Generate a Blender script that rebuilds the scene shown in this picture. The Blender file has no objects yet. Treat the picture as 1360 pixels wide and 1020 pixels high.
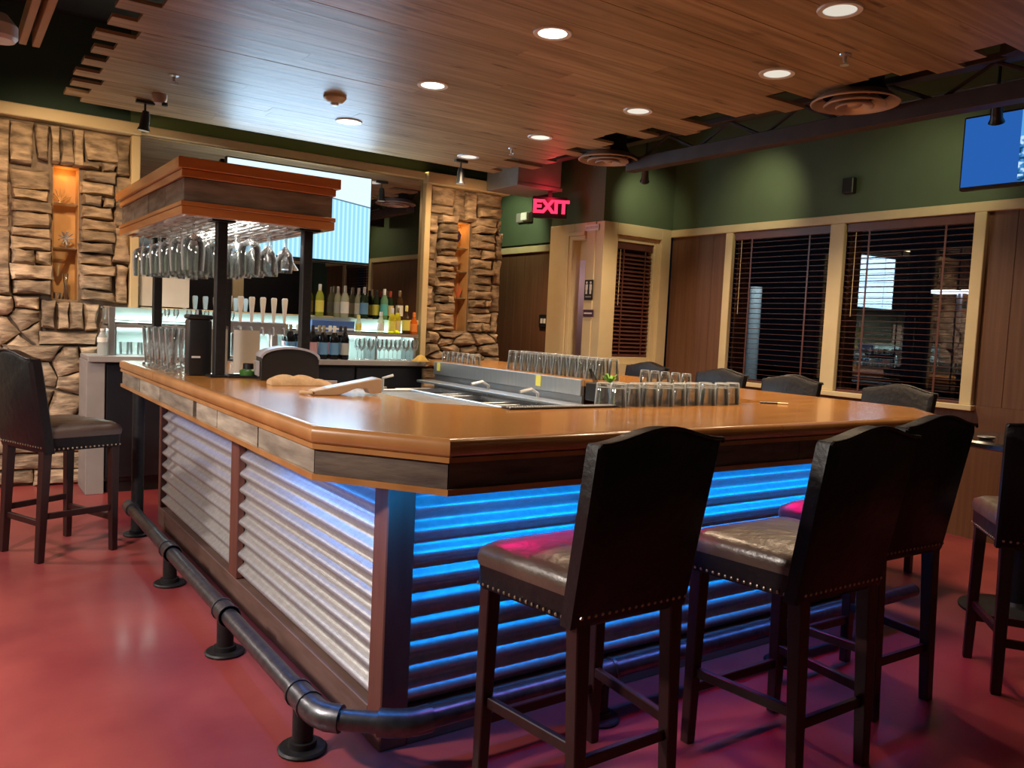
import bpy, bmesh, math, random
from mathutils import Vector, Matrix
PI = math.pi
random.seed(7)
S = bpy.context.scene
COL = S.collection

# ------------------------------------------------------------------ camera
F, PITCH, ROLL, YAW, CAMH = 1093.95, .07044, .0477, .60768, 1.40
fw = Vector((math.sin(YAW)*math.cos(PITCH), math.cos(YAW)*math.cos(PITCH), -math.sin(PITCH)))
rt0 = Vector((math.cos(YAW), -math.sin(YAW), 0)); up0 = rt0.cross(fw)
rt = rt0*math.cos(ROLL) + up0*math.sin(ROLL); up = up0*math.cos(ROLL) - rt0*math.sin(ROLL)
cam = bpy.data.cameras.new('camera'); cam.sensor_width = 36; cam.lens = 36*F/1360
cam.clip_start = .05; cam.clip_end = 100
co = bpy.data.objects.new('camera', cam); COL.objects.link(co)
co.matrix_world = Matrix(((rt.x, up.x, -fw.x, 0), (rt.y, up.y, -fw.y, 0), (rt.z, up.z, -fw.z, CAMH), (0, 0, 0, 1)))
S.camera = co
# ------------------------------------------------------------------ world, exposure
w = bpy.data.worlds.new('night_sky'); S.world = w; w.use_nodes = True
w.node_tree.nodes['Background'].inputs[0].default_value = (.010, .014, .024, 1)
w.node_tree.nodes['Background'].inputs[1].default_value = .12
S.view_settings.view_transform = 'Standard'; S.view_settings.look = 'None'
S.view_settings.gamma = 1; S.view_settings.exposure = 0.55
S.view_settings.use_curve_mapping = False
S.cycles.max_bounces = 12; S.cycles.transparent_max_bounces = 48; S.cycles.glossy_bounces = 6
S.cycles.sample_clamp_indirect = 4

WARM = (1, .70, .42)
def spot(loc, tgt, watts, color=WARM, size=100, blend=.6, r=.05):
    l = bpy.data.lights.new('spot_lamp', 'SPOT'); l.energy = watts; l.color = color
    l.spot_size = math.radians(size); l.spot_blend = blend; l.shadow_soft_size = r
    o = bpy.data.objects.new('spot_lamp', l); COL.objects.link(o); o.location = loc
    o.rotation_euler = (Vector(tgt)-Vector(loc)).to_track_quat('-Z', 'Y').to_euler(); return o
def area(loc, tgt, watts, color, sx, sy, spread=180, yaxis=None):
    l = bpy.data.lights.new('strip_lamp', 'AREA'); l.energy = watts; l.color = color; l.shape = 'RECTANGLE'
    l.size = sx; l.size_y = sy; l.spread = math.radians(spread)
    o = bpy.data.objects.new('strip_lamp', l); COL.objects.link(o)
    z = (Vector(loc)-Vector(tgt)).normalized(); x = Vector(yaxis).normalized() if yaxis else Vector((1, 0, 0))
    y = z.cross(x).normalized(); x = y.cross(z)
    o.matrix_world = Matrix(((x.x, y.x, z.x, loc[0]), (x.y, y.y, z.y, loc[1]), (x.z, y.z, z.z, loc[2]), (0, 0, 0, 1))); return o
def point(loc, watts, color, r=.03):
    l = bpy.data.lights.new('bulb', 'POINT'); l.energy = watts; l.color = color; l.shadow_soft_size = r
    o = bpy.data.objects.new('bulb', l); COL.objects.link(o); o.location = loc; return o

# ceiling downlights (x, y, watts, lens strength)
CEIL = 2.85
CANS = [(2.48, 3.36, 85, 4), (2.48, 4.57, 62, 3), (2.48, 5.84, 60, 2.4), (3.77, 3.02, 50, .55), (3.77, 4.12, 36, .6),
        (3.77, 5.20, 36, .75), (3.77, 6.25, 36, .7), (3.24, 2.28, 42, .5)]
for x, y, p, s in CANS:
    spot((x, y, CEIL-.02), (x, y, 0), p, (1, .74, .48), 118, .7, .07)
# spot lamps on tracks: stone pillars and the green wall
spot((.55, 6.0, 2.72), (.80, 7.2, 1.9), 42, (1, .68, .36), 105, .8)
spot((-.6, 5.0, 2.8), (.35, 7.2, 1.1), 75, (1, .66, .44), 75, .8)
spot((3.80, 6.40, 2.62), (4.35, 7.2, 1.9), 36, (1, .66, .34), 110, .8)
spot((5.45, 5.55, 2.95), (5.80, 6.17, 2.62), 13, (1, .90, .55), 72, 1.0, .03)
spot((5.45, 4.75, 3.05), (6.22, 5.05, 2.62), 17, (1, .90, .50), 74, 1.0, .03)
spot((5.30, 2.95, 2.98), (6.22, 3.45, 2.60), 15, (1, .90, .50), 78, 1.0, .03)
spot((5.4, 8.7, 3.0), (6.22, 9.0, 2.5), 20, (.95, 1, .6), 90, .6)
# unseen downlights added as room fill and for the light from the left
spot((-.5, 3.3, 2.6), (-.3, 3.3, 0), 90, (1, .84, .74), 75, .9, .1)
for x, y, p in ((-1.4, 2.9, 85), (-1.5, 6.0, 45)):
    spot((x, y, 2.35), (x, y, 0), p*2.8, (1, .88, .78), 172, .3, .12)
for x, y, p in ((5.1, 3.6, 95), (5.0, 5.2, 95), (5.3, 7.6, 85), (2.48, 2.1, 6)):
    spot((x, y, 2.82), (x, y, 0), p, (1, .74, .46), 135, .8, .1)
spot((5.6, .7, 2.82), (5.9, .7, 0), 40, (1, .74, .46), 80, .8, .1)  # unseen lamp added to brighten the right wall in the mirror
# LED tape under the counter overhang
BLUE = (.0, .235, .85); MAG = (1, .0, .22)
area((2.75, 2.20, .878), (2.75, 2.34, .50), 8.5, BLUE, 2.7, .02, 150)
area((1.16, 2.24, .878), (1.25, 2.4, .6), .6, (0, .3, 1), .3, .02, 150)
area((1.06, 2.95, .878), (1.17, 2.95, .5), 1.5, (.05, .3, 1), 1.1, .02, 150, (0, 1, 0))
area((1.06, 4.7, .878), (1.17, 4.7, .5), .4, (.25, .35, 1), 1.6, .02, 150, (0, 1, 0))
area((2.75, 2.135, .880), (2.75, 2.0, .62), 2.2, MAG, 2.7, .02, 100)
# back bar lighting
area((2.3, 6.90, 1.235), (2.3, 6.88, 1.0), 10, (.75, 1, .93), 2.7, .03, 170)
area((2.3, 6.98, 1.30), (2.3, 7.02, 1.6), 4, (.75, 1, .93), 2.7, .02, 170)
# light given off by the large television screen, then further lamps
area((2.61, 7.105, 2.30), (2.61, 6.0, 2.30), 17, (.50, .74, 1), 1.28, .75, 170)
spot((5.35, 1.0, 3.0), (6.22, 1.4, 2.6), 14, (1, .90, .50), 90, 1, .03)  # unseen spot added for the green wall as the mirror shows it
spot((4.3, .1, 2.75), (4.5, -1.05, 1.8), 26, (1, .8, .55), 130, .9)  # unseen wash lamp added so the front wall shows in the mirror
area((1.39, 5.2, 1.893), (1.39, 5.2, 0), 4.5, (1, .93, .84), .06, 1.3, 170)
point((.79, 7.38, 2.40), .2, (1, .5, .12)); point((4.345, 7.38, 2.36), .2, (1, .5, .12))
point((4.86, 6.44, 2.66), 1.2, (1, .02, .06), .04)
area((2.6, 7.21, 2.86), (2.6, 6.7, 2.98), 3.0, (1, .78, .30), 2.6, .03, 160)
spot((11.2, 8.8, 3.2), (12, 9.75, 1.4), 120, (.7, .9, 1), 60, .6)  # unseen outdoor lamp added to light the pale column

# ------------------------------------------------------------------ materials
def nodes(name):
    m = bpy.data.materials.new(name); m.use_nodes = True
    nt = m.node_tree; b = nt.nodes['Principled BSDF']; return m, nt, b
def N(nt, t, **k):
    n = nt.nodes.new(t)
    for a, v in k.items():
        if a in n.inputs.keys() if hasattr(n.inputs, 'keys') else False: n.inputs[a].default_value = v
        else: setattr(n, a, v)
    return n
def ramp(nt, fac, cols):
    r = nt.nodes.new('ShaderNodeValToRGB'); e = r.color_ramp.elements
    while len(e) < len(cols): e.new(.5)
    for i, (p, c) in enumerate(cols): e[i].position = p; e[i].color = (*c, 1)
    nt.links.new(fac, r.inputs[0]); return r.outputs[0]
def pm(name, c, rough=.5, metal=0, c2=None, scale=(8, 8, 8), detail=4, bump=0, bscale=None, rnd=0, spec=.5, coat=0, lo=.3, hi=.7, emit=None, es=0):
    m, nt, b = nodes(name)
    b.inputs['Base Color'].default_value = (*c, 1); b.inputs['Roughness'].default_value = rough
    b.inputs['Metallic'].default_value = metal; b.inputs['Specular IOR Level'].default_value = spec
    b.inputs['Coat Weight'].default_value = coat; b.inputs['Coat Roughness'].default_value = .12
    if emit: b.inputs['Emission Color'].default_value = (*emit, 1); b.inputs['Emission Strength'].default_value = es
    if c2 or bump:
        tc = nt.nodes.new('ShaderNodeTexCoord'); mp = nt.nodes.new('ShaderNodeMapping'); mp.inputs['Scale'].default_value = scale
        src = tc.outputs['Object']
        oi = nt.nodes.new('ShaderNodeObjectInfo')
        ad = nt.nodes.new('ShaderNodeVectorMath'); ad.operation = 'MULTIPLY_ADD'
        cr = nt.nodes.new('ShaderNodeCombineXYZ')
        for i in range(3): nt.links.new(oi.outputs['Random'], cr.inputs[i])
        nt.links.new(cr.outputs[0], ad.inputs[0]); ad.inputs[1].default_value = (17, 31, 13) if rnd else (0, 0, 0)
        nt.links.new(src, ad.inputs[2]); nt.links.new(ad.outputs[0], mp.inputs[0])
        n = nt.nodes.new('ShaderNodeTexNoise'); n.inputs['Scale'].default_value = 1; n.inputs['Detail'].default_value = detail
        nt.links.new(mp.outputs[0], n.inputs['Vector'])
        if c2:
            col = ramp(nt, n.outputs[0], [(lo, c), (hi, c2)])
            if rnd:
                h = nt.nodes.new('ShaderNodeHueSaturation'); mr = nt.nodes.new('ShaderNodeMapRange')
                mr.inputs[3].default_value = 1-rnd; mr.inputs[4].default_value = 1+rnd
                nt.links.new(oi.outputs['Random'], mr.inputs[0]); nt.links.new(mr.outputs[0], h.inputs['Value'])
                nt.links.new(col, h.inputs['Color']); col = h.outputs[0]
            nt.links.new(col, b.inputs['Base Color'])
        if bump:
            n2 = n
            if bscale:
                n2 = nt.nodes.new('ShaderNodeTexNoise'); n2.inputs['Scale'].default_value = bscale; n2.inputs['Detail'].default_value = 5
                nt.links.new(tc.outputs['Object'], n2.inputs['Vector'])
            bp = nt.nodes.new('ShaderNodeBump'); bp.inputs['Strength'].default_value = bump; bp.inputs['Distance'].default_value = .03 if bump >= 1 else .02
            nt.links.new(n2.outputs[0], bp.inputs['Height']); nt.links.new(bp.outputs[0], b.inputs['Normal'])
    return m
def emis(name, c, s):
    m, nt, b = nodes(name); e = nt.nodes.new('ShaderNodeEmission'); e.inputs[0].default_value = (*c, 1); e.inputs[1].default_value = s
    nt.links.new(e.outputs[0], nt.nodes['Material Output'].inputs[0]); return m
def thin_glass(name, tint=(.985, .995, .99), blend=.25, refl=1.0, rough=0.0, gcol=(1, 1, 1), painted_rim=0, hcol=(.85, .9, .9)):
    m, nt, b = nodes(name)
    t = nt.nodes.new('ShaderNodeBsdfTransparent'); t.inputs[0].default_value = (*tint, 1)
    g = nt.nodes.new('ShaderNodeBsdfGlossy'); g.inputs['Roughness'].default_value = rough; g.inputs[0].default_value = (*gcol, 1)
    f = nt.nodes.new('ShaderNodeLayerWeight'); f.inputs[0].default_value = blend
    mu = nt.nodes.new('ShaderNodeMath'); mu.operation = 'MULTIPLY'; mu.inputs[1].default_value = refl; mu.use_clamp = True
    nt.links.new(f.outputs['Fresnel'], mu.inputs[0])
    x = nt.nodes.new('ShaderNodeMixShader'); nt.links.new(mu.outputs[0], x.inputs[0])
    nt.links.new(t.outputs[0], x.inputs[1]); nt.links.new(g.outputs[0], x.inputs[2])
    out = x.outputs[0]
    if painted_rim:   # pale scatter painted on the edges for the bright rims refraction gives
        d = nt.nodes.new('ShaderNodeBsdfDiffuse'); d.inputs[0].default_value = (*hcol, 1)
        tr = nt.nodes.new('ShaderNodeBsdfTranslucent'); tr.inputs[0].default_value = (*hcol, 1)
        dm = nt.nodes.new('ShaderNodeMixShader'); nt.links.new(d.outputs[0], dm.inputs[1]); nt.links.new(tr.outputs[0], dm.inputs[2])
        p = nt.nodes.new('ShaderNodeMath'); p.operation = 'POWER'; p.inputs[1].default_value = 4.0; nt.links.new(f.outputs['Facing'], p.inputs[0])
        q = nt.nodes.new('ShaderNodeMath'); q.operation = 'MULTIPLY_ADD'; q.inputs[1].default_value = painted_rim; q.inputs[2].default_value = painted_rim*.03; nt.links.new(p.outputs[0], q.inputs[0])
        y = nt.nodes.new('ShaderNodeMixShader'); nt.links.new(q.outputs[0], y.inputs[0]); nt.links.new(out, y.inputs[1]); nt.links.new(dm.outputs[0], y.inputs[2]); out = y.outputs[0]
    nt.links.new(out, nt.nodes['Material Output'].inputs[0]); return m

M = {}
M['top'] = pm('varnished_oak', (.38, .15, .032), .24, c2=(.60, .27, .06), scale=(2.2, 22, 3), bump=.03, coat=.4)
M['nose'] = pm('oak_edge', (.38, .16, .045), .30, c2=(.52, .24, .08), scale=(6, 6, 6), coat=.7)
M['canopy_trim'] = pm('orange_oak', (.55, .18, .045), .34, coat=1, c2=(.66, .25, .07), scale=(3, 3, 30))
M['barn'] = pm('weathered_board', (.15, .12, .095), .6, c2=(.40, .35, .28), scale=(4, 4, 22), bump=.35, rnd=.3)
M['barn_shaded'] = pm('apron_board', (.055, .035, .03), .7, c2=(.17, .125, .09), scale=(5, 5, 24), bump=.3, rnd=.3)  # darker copy of the weathered boards, shade of unlit sides in its colour
M['post'] = pm('reddish_post', (.13, .04, .028), .55, c2=(.18, .065, .045), scale=(20, 20, 3), bump=.1)
M['kick'] = pm('kick_board', (.11, .06, .045), .6, c2=(.17, .10, .08), scale=(4, 4, 20), bump=.15)
M['corr'] = pm('galvanised_sheet', (.40, .395, .41), .42, .6, c2=(.52, .515, .52), scale=(40, 40, 40), bump=.03, bscale=60)
M['floor'] = pm('red_stained_concrete', (.17, .018, .030), .36, c2=(.42, .085, .072), scale=(1.1, 1.1, 1), detail=9, bump=.06, bscale=9, coat=.12, lo=.3, hi=.72)
M['pipe'] = pm('black_iron_pipe', (.10, .10, .115), .36, .9, c2=(.17, .17, .19), scale=(30, 30, 30), bump=.06)
M['iron'] = pm('black_iron', (.012, .012, .014), .5, .4, c2=(.02, .02, .022), scale=(40, 40, 40), bump=.08)
M['leather'] = pm('dark_leather', (.006, .0045, .006), .40, bump=.2, bscale=24, c2=(.010, .007, .009), spec=.35)
M['seat'] = pm('lit_seat_leather', (.075, .045, .034), .36, bump=.35, bscale=14, c2=(.11, .07, .05), spec=1.0)  # lighter than the other leather: warm overhead sheen put into the colour
M['leg'] = pm('espresso_wood', (.022, .006, .006), .38, c2=(.034, .010, .009), scale=(30, 30, 4))
M['brass'] = pm('nailhead', (.55, .45, .32), .3, .95)
def plank_material():
    m, nt, b = nodes('pine_plank'); L = nt.links.new
    b.inputs['Roughness'].default_value = .46; b.inputs['Specular IOR Level'].default_value = .6
    tc = nt.nodes.new('ShaderNodeTexCoord'); oi = nt.nodes.new('ShaderNodeObjectInfo')
    cr = nt.nodes.new('ShaderNodeCombineXYZ'); L(oi.outputs['Random'], cr.inputs[0])
    ad = nt.nodes.new('ShaderNodeVectorMath'); ad.operation = 'MULTIPLY_ADD'; ad.inputs[1].default_value = (37, 0, 0); L(cr.outputs[0], ad.inputs[0]); L(tc.outputs['Object'], ad.inputs[2])
    def noise(scale, detail, dist=0):
        mp = nt.nodes.new('ShaderNodeMapping'); mp.inputs['Scale'].default_value = scale; L(ad.outputs[0], mp.inputs[0])
        n = nt.nodes.new('ShaderNodeTexNoise'); n.inputs['Scale'].default_value = 1; n.inputs['Detail'].default_value = detail; n.inputs['Distortion'].default_value = dist; L(mp.outputs[0], n.inputs['Vector']); return n.outputs[0]
    grain = noise((1.2, 22, 6), 6, .6); knot = noise((3.2, 13, 4), 3, .3)
    col = ramp(nt, grain, [(.28, (.19, .115, .055)), (.5, (.33, .22, .115)), (.72, (.45, .32, .185))])
    kn = ramp(nt, knot, [(.24, (.28, .22, .18)), (.36, (1, 1, 1))])
    mx = nt.nodes.new('ShaderNodeMix'); mx.data_type = 'RGBA'; mx.blend_type = 'MULTIPLY'; mx.inputs[0].default_value = 1; L(col, mx.inputs[6]); L(kn, mx.inputs[7])
    h = nt.nodes.new('ShaderNodeHueSaturation'); mr = nt.nodes.new('ShaderNodeMapRange'); mr.inputs[3].default_value = .86; mr.inputs[4].default_value = 1.14
    L(oi.outputs['Random'], mr.inputs[0]); L(mr.outputs[0], h.inputs['Value']); L(mx.outputs[2], h.inputs['Color']); L(h.outputs[0], b.inputs['Base Color'])
    bp = nt.nodes.new('ShaderNodeBump'); bp.inputs['Strength'].default_value = .25; bp.inputs['Distance'].default_value = .01; L(grain, bp.inputs['Height']); L(bp.outputs[0], b.inputs['Normal'])
    return m
M['plank'] = plank_material()
M['deck'] = pm('black_deck', (.012, .012, .014), .8, c2=(.018, .018, .02))
M['steelbeam'] = pm('brown_steel', (.055, .035, .035), .6, .3, c2=(.075, .05, .045))
M['green'] = pm('green_paint', (.085, .125, .070), .7, c2=(.095, .14, .078), scale=(3, 3, 3))
M['darkgreen'] = pm('dark_green_paint', (.03, .065, .05), .7, c2=(.035, .075, .055), scale=(3, 3, 3))
M['trim'] = pm('cream_trim', (.66, .53, .31), .5, c2=(.72, .59, .36), scale=(5, 5, 5))
M['panel'] = pm('brown_panel', (.13, .055, .03), .5, c2=(.18, .085, .045), scale=(40, 40, 1.2), bump=.08)
M['slat'] = pm('blind_slat', (.10, .035, .026), .38, c2=(.13, .045, .034))
M['stone'] = pm('ledge_stone', (.17, .125, .085), .85, c2=(.56, .42, .29), scale=(7, 7, 22), bump=1.0, rnd=.36, detail=12, lo=.34, hi=.66)
M['mortar'] = pm('mortar', (.17, .13, .10), .9, c2=(.25, .19, .15), scale=(20, 20, 20), bump=.5)
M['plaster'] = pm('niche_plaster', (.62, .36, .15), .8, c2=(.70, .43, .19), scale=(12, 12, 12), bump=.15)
M['mirror'] = pm('mirror_silver', (.55, .53, .50), .012, 1.0)
M['steel'] = pm('stainless', (.62, .64, .67), .34, .9, c2=(.70, .72, .74), scale=(3, 40, 3))
M['steel_dull'] = pm('dull_stainless', (.36, .37, .38), .38, .9, c2=(.44, .45, .46), scale=(6, 6, 6))
M['black'] = pm('black_plastic', (.012, .012, .014), .4, c2=(.016, .016, .018))
M['blackgloss'] = pm('black_door', (.010, .011, .016), .28, c2=(.014, .015, .02))
M['grey'] = pm('grey_laminate', (.26, .24, .24), .5, c2=(.30, .28, .28))
M['teal'] = pm('frosted_riser', (.24, .31, .31), .4, c2=(.28, .35, .35))
M['white'] = pm('white_enamel', (.72, .72, .70), .4, c2=(.78, .78, .76))
M['paper'] = pm('paper', (.74, .72, .68), .7, c2=(.80, .78, .74))
M['tan'] = pm('tan_cloth', (.52, .33, .17), .9, c2=(.60, .40, .22), scale=(40, 40, 40), bump=.3)
M['cream'] = pm('cream_plastic', (.58, .42, .26), .5, c2=(.62, .46, .29))
M['greytop'] = pm('grey_plastic', (.36, .36, .42), .35, c2=(.40, .40, .46))
M['lens'] = {}
M['glass'] = thin_glass('clear_glass', blend=.5, refl=1.0, painted_rim=.75)
M['glassthick'] = thin_glass('thick_glass', (.98, .99, .99), .5, 1.0, painted_rim=.75)
M['pane'] = thin_glass('window_glass', (.80, .84, .86), .33, 2.4)
M['ringmetal'] = pm('bronze_vent', (.42, .31, .26), .38, .35, c2=(.5, .38, .33))
M['yellow'] = pm('yellow_note', (.75, .72, .12), .6, c2=(.8, .78, .16))
M['greenleaf'] = pm('lime_green', (.22, .50, .07), .4, c2=(.30, .60, .1))
M['jargreen'] = pm('dark_green_jar', (.05, .15, .03), .3, c2=(.08, .2, .05))
M['amber'] = pm('amber_cloth', (.55, .33, .06), .8, c2=(.6, .4, .1))
M['red'] = emis('exit_red', (1, .02, .06), 2.2)
M['asphalt'] = pm('asphalt', (.02, .02, .022), .9, c2=(.03, .03, .032))
M['purple'] = pm('purple_paint', (.20, .10, .22), .7, c2=(.23, .12, .25))
M['lotlight'] = emis('lot_light', (.75, .8, 1), 4)

# ------------------------------------------------------------------ mesh helpers
class MB:
    def __init__(s): s.v = []; s.f = []
    def add(s, vs, fs, m=None):
        o = len(s.v)
        s.v += [tuple(m @ Vector(q)) if m else tuple(q) for q in vs]; s.f += [tuple(o+i for i in q) for q in fs]; return s
    def box(s, x0, x1, y0, y1, z0, z1, m=None):
        return s.add([(x0, y0, z0), (x1, y0, z0), (x1, y1, z0), (x0, y1, z0), (x0, y0, z1), (x1, y0, z1), (x1, y1, z1), (x0, y1, z1)],
                     [(0, 3, 2, 1), (4, 5, 6, 7), (0, 1, 5, 4), (1, 2, 6, 5), (2, 3, 7, 6), (3, 0, 4, 7)], m)
    def prism(s, poly, z0, z1, m=None):
        n = len(poly); vs = [(x, y, z0) for x, y in poly]+[(x, y, z1) for x, y in poly]
        return s.add(vs, [tuple(range(n))[::-1], tuple(range(n, 2*n))]+[(i, (i+1) % n, n+(i+1) % n, n+i) for i in range(n)], m)
    def loops(s, rings, cap0=True, cap1=True, m=None):
        n = len(rings[0]); vs = [q for r in rings for q in r]; fs = []
        for k in range(len(rings)-1):
            for i in range(n): fs.append((k*n+i, k*n+(i+1) % n, (k+1)*n+(i+1) % n, (k+1)*n+i))
        if cap0: fs.append(tuple(range(n))[::-1])
        if cap1: fs.append(tuple(range((len(rings)-1)*n, len(rings)*n)))
        return s.add(vs, fs, m)
    def lathe(s, prof, seg=16, c=(0, 0, 0), cap0=False, cap1=False, m=None):
        rings = [[(c[0]+r*math.cos(2*PI*i/seg), c[1]+r*math.sin(2*PI*i/seg), c[2]+z) for i in range(seg)] for r, z in prof]
        return s.loops(rings, cap0, cap1, m)
    def tube(s, pts, r, seg=10, caps=True, radii=None):
        pts = [Vector(p) for p in pts]; rings = []; prev = None
        for i, p in enumerate(pts):
            d = (pts[min(i+1, len(pts)-1)]-pts[max(i-1, 0)]).normalized()
            u = prev-d*prev.dot(d) if prev else (Vector((0, 0, 1)) if abs(d.z) < .9 else Vector((1, 0, 0)))-d*(d.z if abs(d.z) < .9 else d.x)
            u.normalize(); prev = u; v = d.cross(u); rr = radii[i] if radii else r
            rings.append([tuple(p+u*rr*math.cos(2*PI*k/seg)+v*rr*math.sin(2*PI*k/seg)) for k in range(seg)])
        return s.loops(rings, caps, caps)
    def bar(s, a, b, w, h):
        a = Vector(a); b = Vector(b); d = (b-a).normalized()
        z = Vector((0, 0, 1)) if abs(d.z) < .95 else Vector((1, 0, 0)); x = d.cross(z).normalized(); z = x.cross(d)
        q = lambda p: [tuple(p+x*i*w/2+z*j*h/2) for i, j in ((-1, -1), (1, -1), (1, 1), (-1, 1))]
        return s.loops([q(a), q(b)])
    def mesh(s, name, bevel=0, bseg=1, ang=.55):
        me = bpy.data.meshes.new(name); me.from_pydata(s.v, [], s.f)
        bm = bmesh.new(); bm.from_mesh(me); bmesh.ops.recalc_face_normals(bm, faces=bm.faces)
        if bevel:
            ed = [e for e in bm.edges if len(e.link_faces) == 2 and e.calc_face_angle(0) > .5]
            bmesh.ops.bevel(bm, geom=ed, offset=bevel, segments=bseg, affect='EDGES', profile=.5, clamp_overlap=True)
        for f in bm.faces: f.smooth = True
        for e in bm.edges: e.smooth = not (len(e.link_faces) == 2 and e.calc_face_angle(0) > ang)
        bm.to_mesh(me); bm.free(); return me
    def build(s, name, mat, parent=None, bevel=0, bseg=1, label=None, loc=None, ang=.55):
        me = s.mesh(name, bevel, bseg, ang); me.materials.append(mat); return link(name, me, parent, label, loc)
def link(name, data, parent=None, label=None, loc=None):
    o = bpy.data.objects.new(name, data); COL.objects.link(o)
    if parent: o.parent = parent
    if loc: o.location = loc
    if label: o['label'] = label
    return o
def thing(name, label, cat, loc=(0, 0, 0), rz=0, group=None):
    o = bpy.data.objects.new(name, None); COL.objects.link(o); o.location = loc; o.rotation_euler = (0, 0, rz)
    o.empty_display_size = .05
    o['label'] = label; o['category'] = cat
    if group: o['group'] = group
    return o
def tag(o, label, cat, group=None):
    o['label'] = label; o['category'] = cat
    if group: o['group'] = group
    return o
def struct(o): o['kind'] = 'structure'; return o
def dup(root, loc, rz, label, group=None):
    r = root.copy(); COL.objects.link(r); r.location = loc; r.rotation_euler = (0, 0, rz); r['label'] = label
    if group: r['group'] = group
    for ch in list(root.children):
        c = ch.copy(); COL.objects.link(c); c.parent = r
        for g in list(ch.children):
            d = g.copy(); COL.objects.link(d); d.parent = c
    return r
ORD = ['first', 'second', 'third', 'fourth', 'fifth', 'sixth', 'seventh', 'eighth', 'ninth', 'tenth', 'eleventh', 'twelfth', 'thirteenth', 'fourteenth', 'fifteenth', 'sixteenth']
def B(*a, **k): return MB().box(*a, **k)

# ================================================================== SETTING
struct(B(-6, 11, -4, 10.5, -.1, 0).build('floor', M['floor']))
ceiling = struct(B(-6, 6.4, -4, 10.5, 3.6, 3.7).build('ceiling', M['deck']))
# hung ceiling of pine planks with ragged ends
pl_w = .148
y = 6.75; k = 0
while y > -1.3:
    xl = .69 + (0 if k % 2 else random.uniform(.10, .22)) + random.uniform(-.02, .03)
    xr = 4.25 + random.uniform(-.2, .28)
    cuts = sorted(random.sample([1.6, 2.0, 2.45, 2.9, 3.3], 1)) if k % 3 else []
    xs = [xl]+[c+random.uniform(-.1, .1) for c in cuts]+[xr]
    for i in range(len(xs)-1):
        B(xs[i]+.0008, xs[i+1]-.0008, y-pl_w+.0007, y-.0007, CEIL+random.uniform(0, .0016), CEIL+.02).build('plank', M['plank'], ceiling)
    y -= pl_w; k += 1
# battens that carry the planks
for x in (1.1, 2.05, 3.1, 3.95):
    B(x-.03, x+.03, -1.2, 6.7, CEIL+.021, CEIL+.09).build('batten', M['deck'], ceiling)

# --- back wall (mirror wall, stone pillars stand in front of it)
wb = struct(B(-3.2, 4.78, 7.62, 7.75, 0, 3.6).build('wall_back', M['green']))
B(1.24, 3.92, 7.26, 7.62, 0, 3.6).build('wall_panel', M['green'], wb)
B(-1.2, 1.24, 7.30, 7.62, 2.84, 3.6).build('wall_panel', M['darkgreen'], wb)
B(3.92, 4.80, 7.30, 7.62, 2.84, 3.6).build('wall_panel', M['green'], wb)
struct(B(-1.2, 1.30, 7.12, 7.30, 2.755, 2.845).build('trim_1', M['trim'], None, .006))
struct(B(1.302, 3.86, 7.18, 7.258, 2.775, 2.845).build('trim_2', M['trim'], None, .006))
struct(B(3.862, 4.82, 7.12, 7.30, 2.735, 2.845).build('trim_3', M['trim'], None, .006))
struct(B(1.235, 1.30, 7.16, 7.258, 1.0, 2.753).build('trim_4', M['trim'], None, .006))
struct(B(3.862, 3.925, 7.16, 7.258, 1.0, 2.733).build('trim_5', M['trim'], None, .006))
struct(B(1.302, 3.86, 7.2, 7.258, 1.36, 1.41).build('trim_6', M['trim'], None, .006))
# --- far wall, left and rear walls behind the view
struct(B(-3.3, -3.2, -4, 7.7, 0, 3.6).build('wall_left', M['green']))
wr = struct(B(-3.2, 6.4, -1.15, -1.05, 0, 3.6).build('wall_front', M['darkgreen']))
struct(B(4.78, 6.4, 10.2, 10.3, 0, 3.6).build('wall_far', M['green']))

# --- right wall x = 6.22 with two windows
XW = 6.22; ZT, ZH, ZS = 2.458, 2.385, .98
T1 = (5.345, 5.43); T2 = (4.16, 4.295); T3 = (3.02, 3.106); T4 = (.95, 1.05); T5 = (-.2, -.1)
wl = struct(B(XW, XW+.12, -1.05, 10.2, ZT, 3.6).build('wall_right', M['green']))
B(XW, XW+.12, -1.05, 10.2, 0, ZS).build('wall_panel', M['panel'], wl)
for a, b in ((T1[1], 6.17), (7.0, 10.2), (T4[1], T3[0]), (-1.05, T5[0])):
    n = max(1, round((b-a)/.2)); st = (b-a)/n
    for i in range(n):
        B(XW+.012, XW+.12, a+i*st+.001, a+(i+1)*st-.001, ZS, ZH+.04).build('wood_panel', M['panel'], wl, .002)
struct(B(XW-.03, XW+.02, -1.05, 6.165, ZH, ZT).build('trim_7', M['trim'], None, .004))
struct(B(XW-.03, XW+.02, 7.02, 10.2, ZH-.04, ZT-.03).build('trim_8', M['trim'], None, .004))
for i, (a, b) in enumerate((T1, T2, T3, T4, T5)):
    struct(B(XW-.028, XW+.02, a, b, ZS, ZH).build('trim_%d' % (9+i), M['trim'], None, .004))
struct(B(XW-.06, XW+.12, 3.0, 5.45, ZS-.04, ZS).build('trim_14', M['trim'], None, .004))
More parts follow.
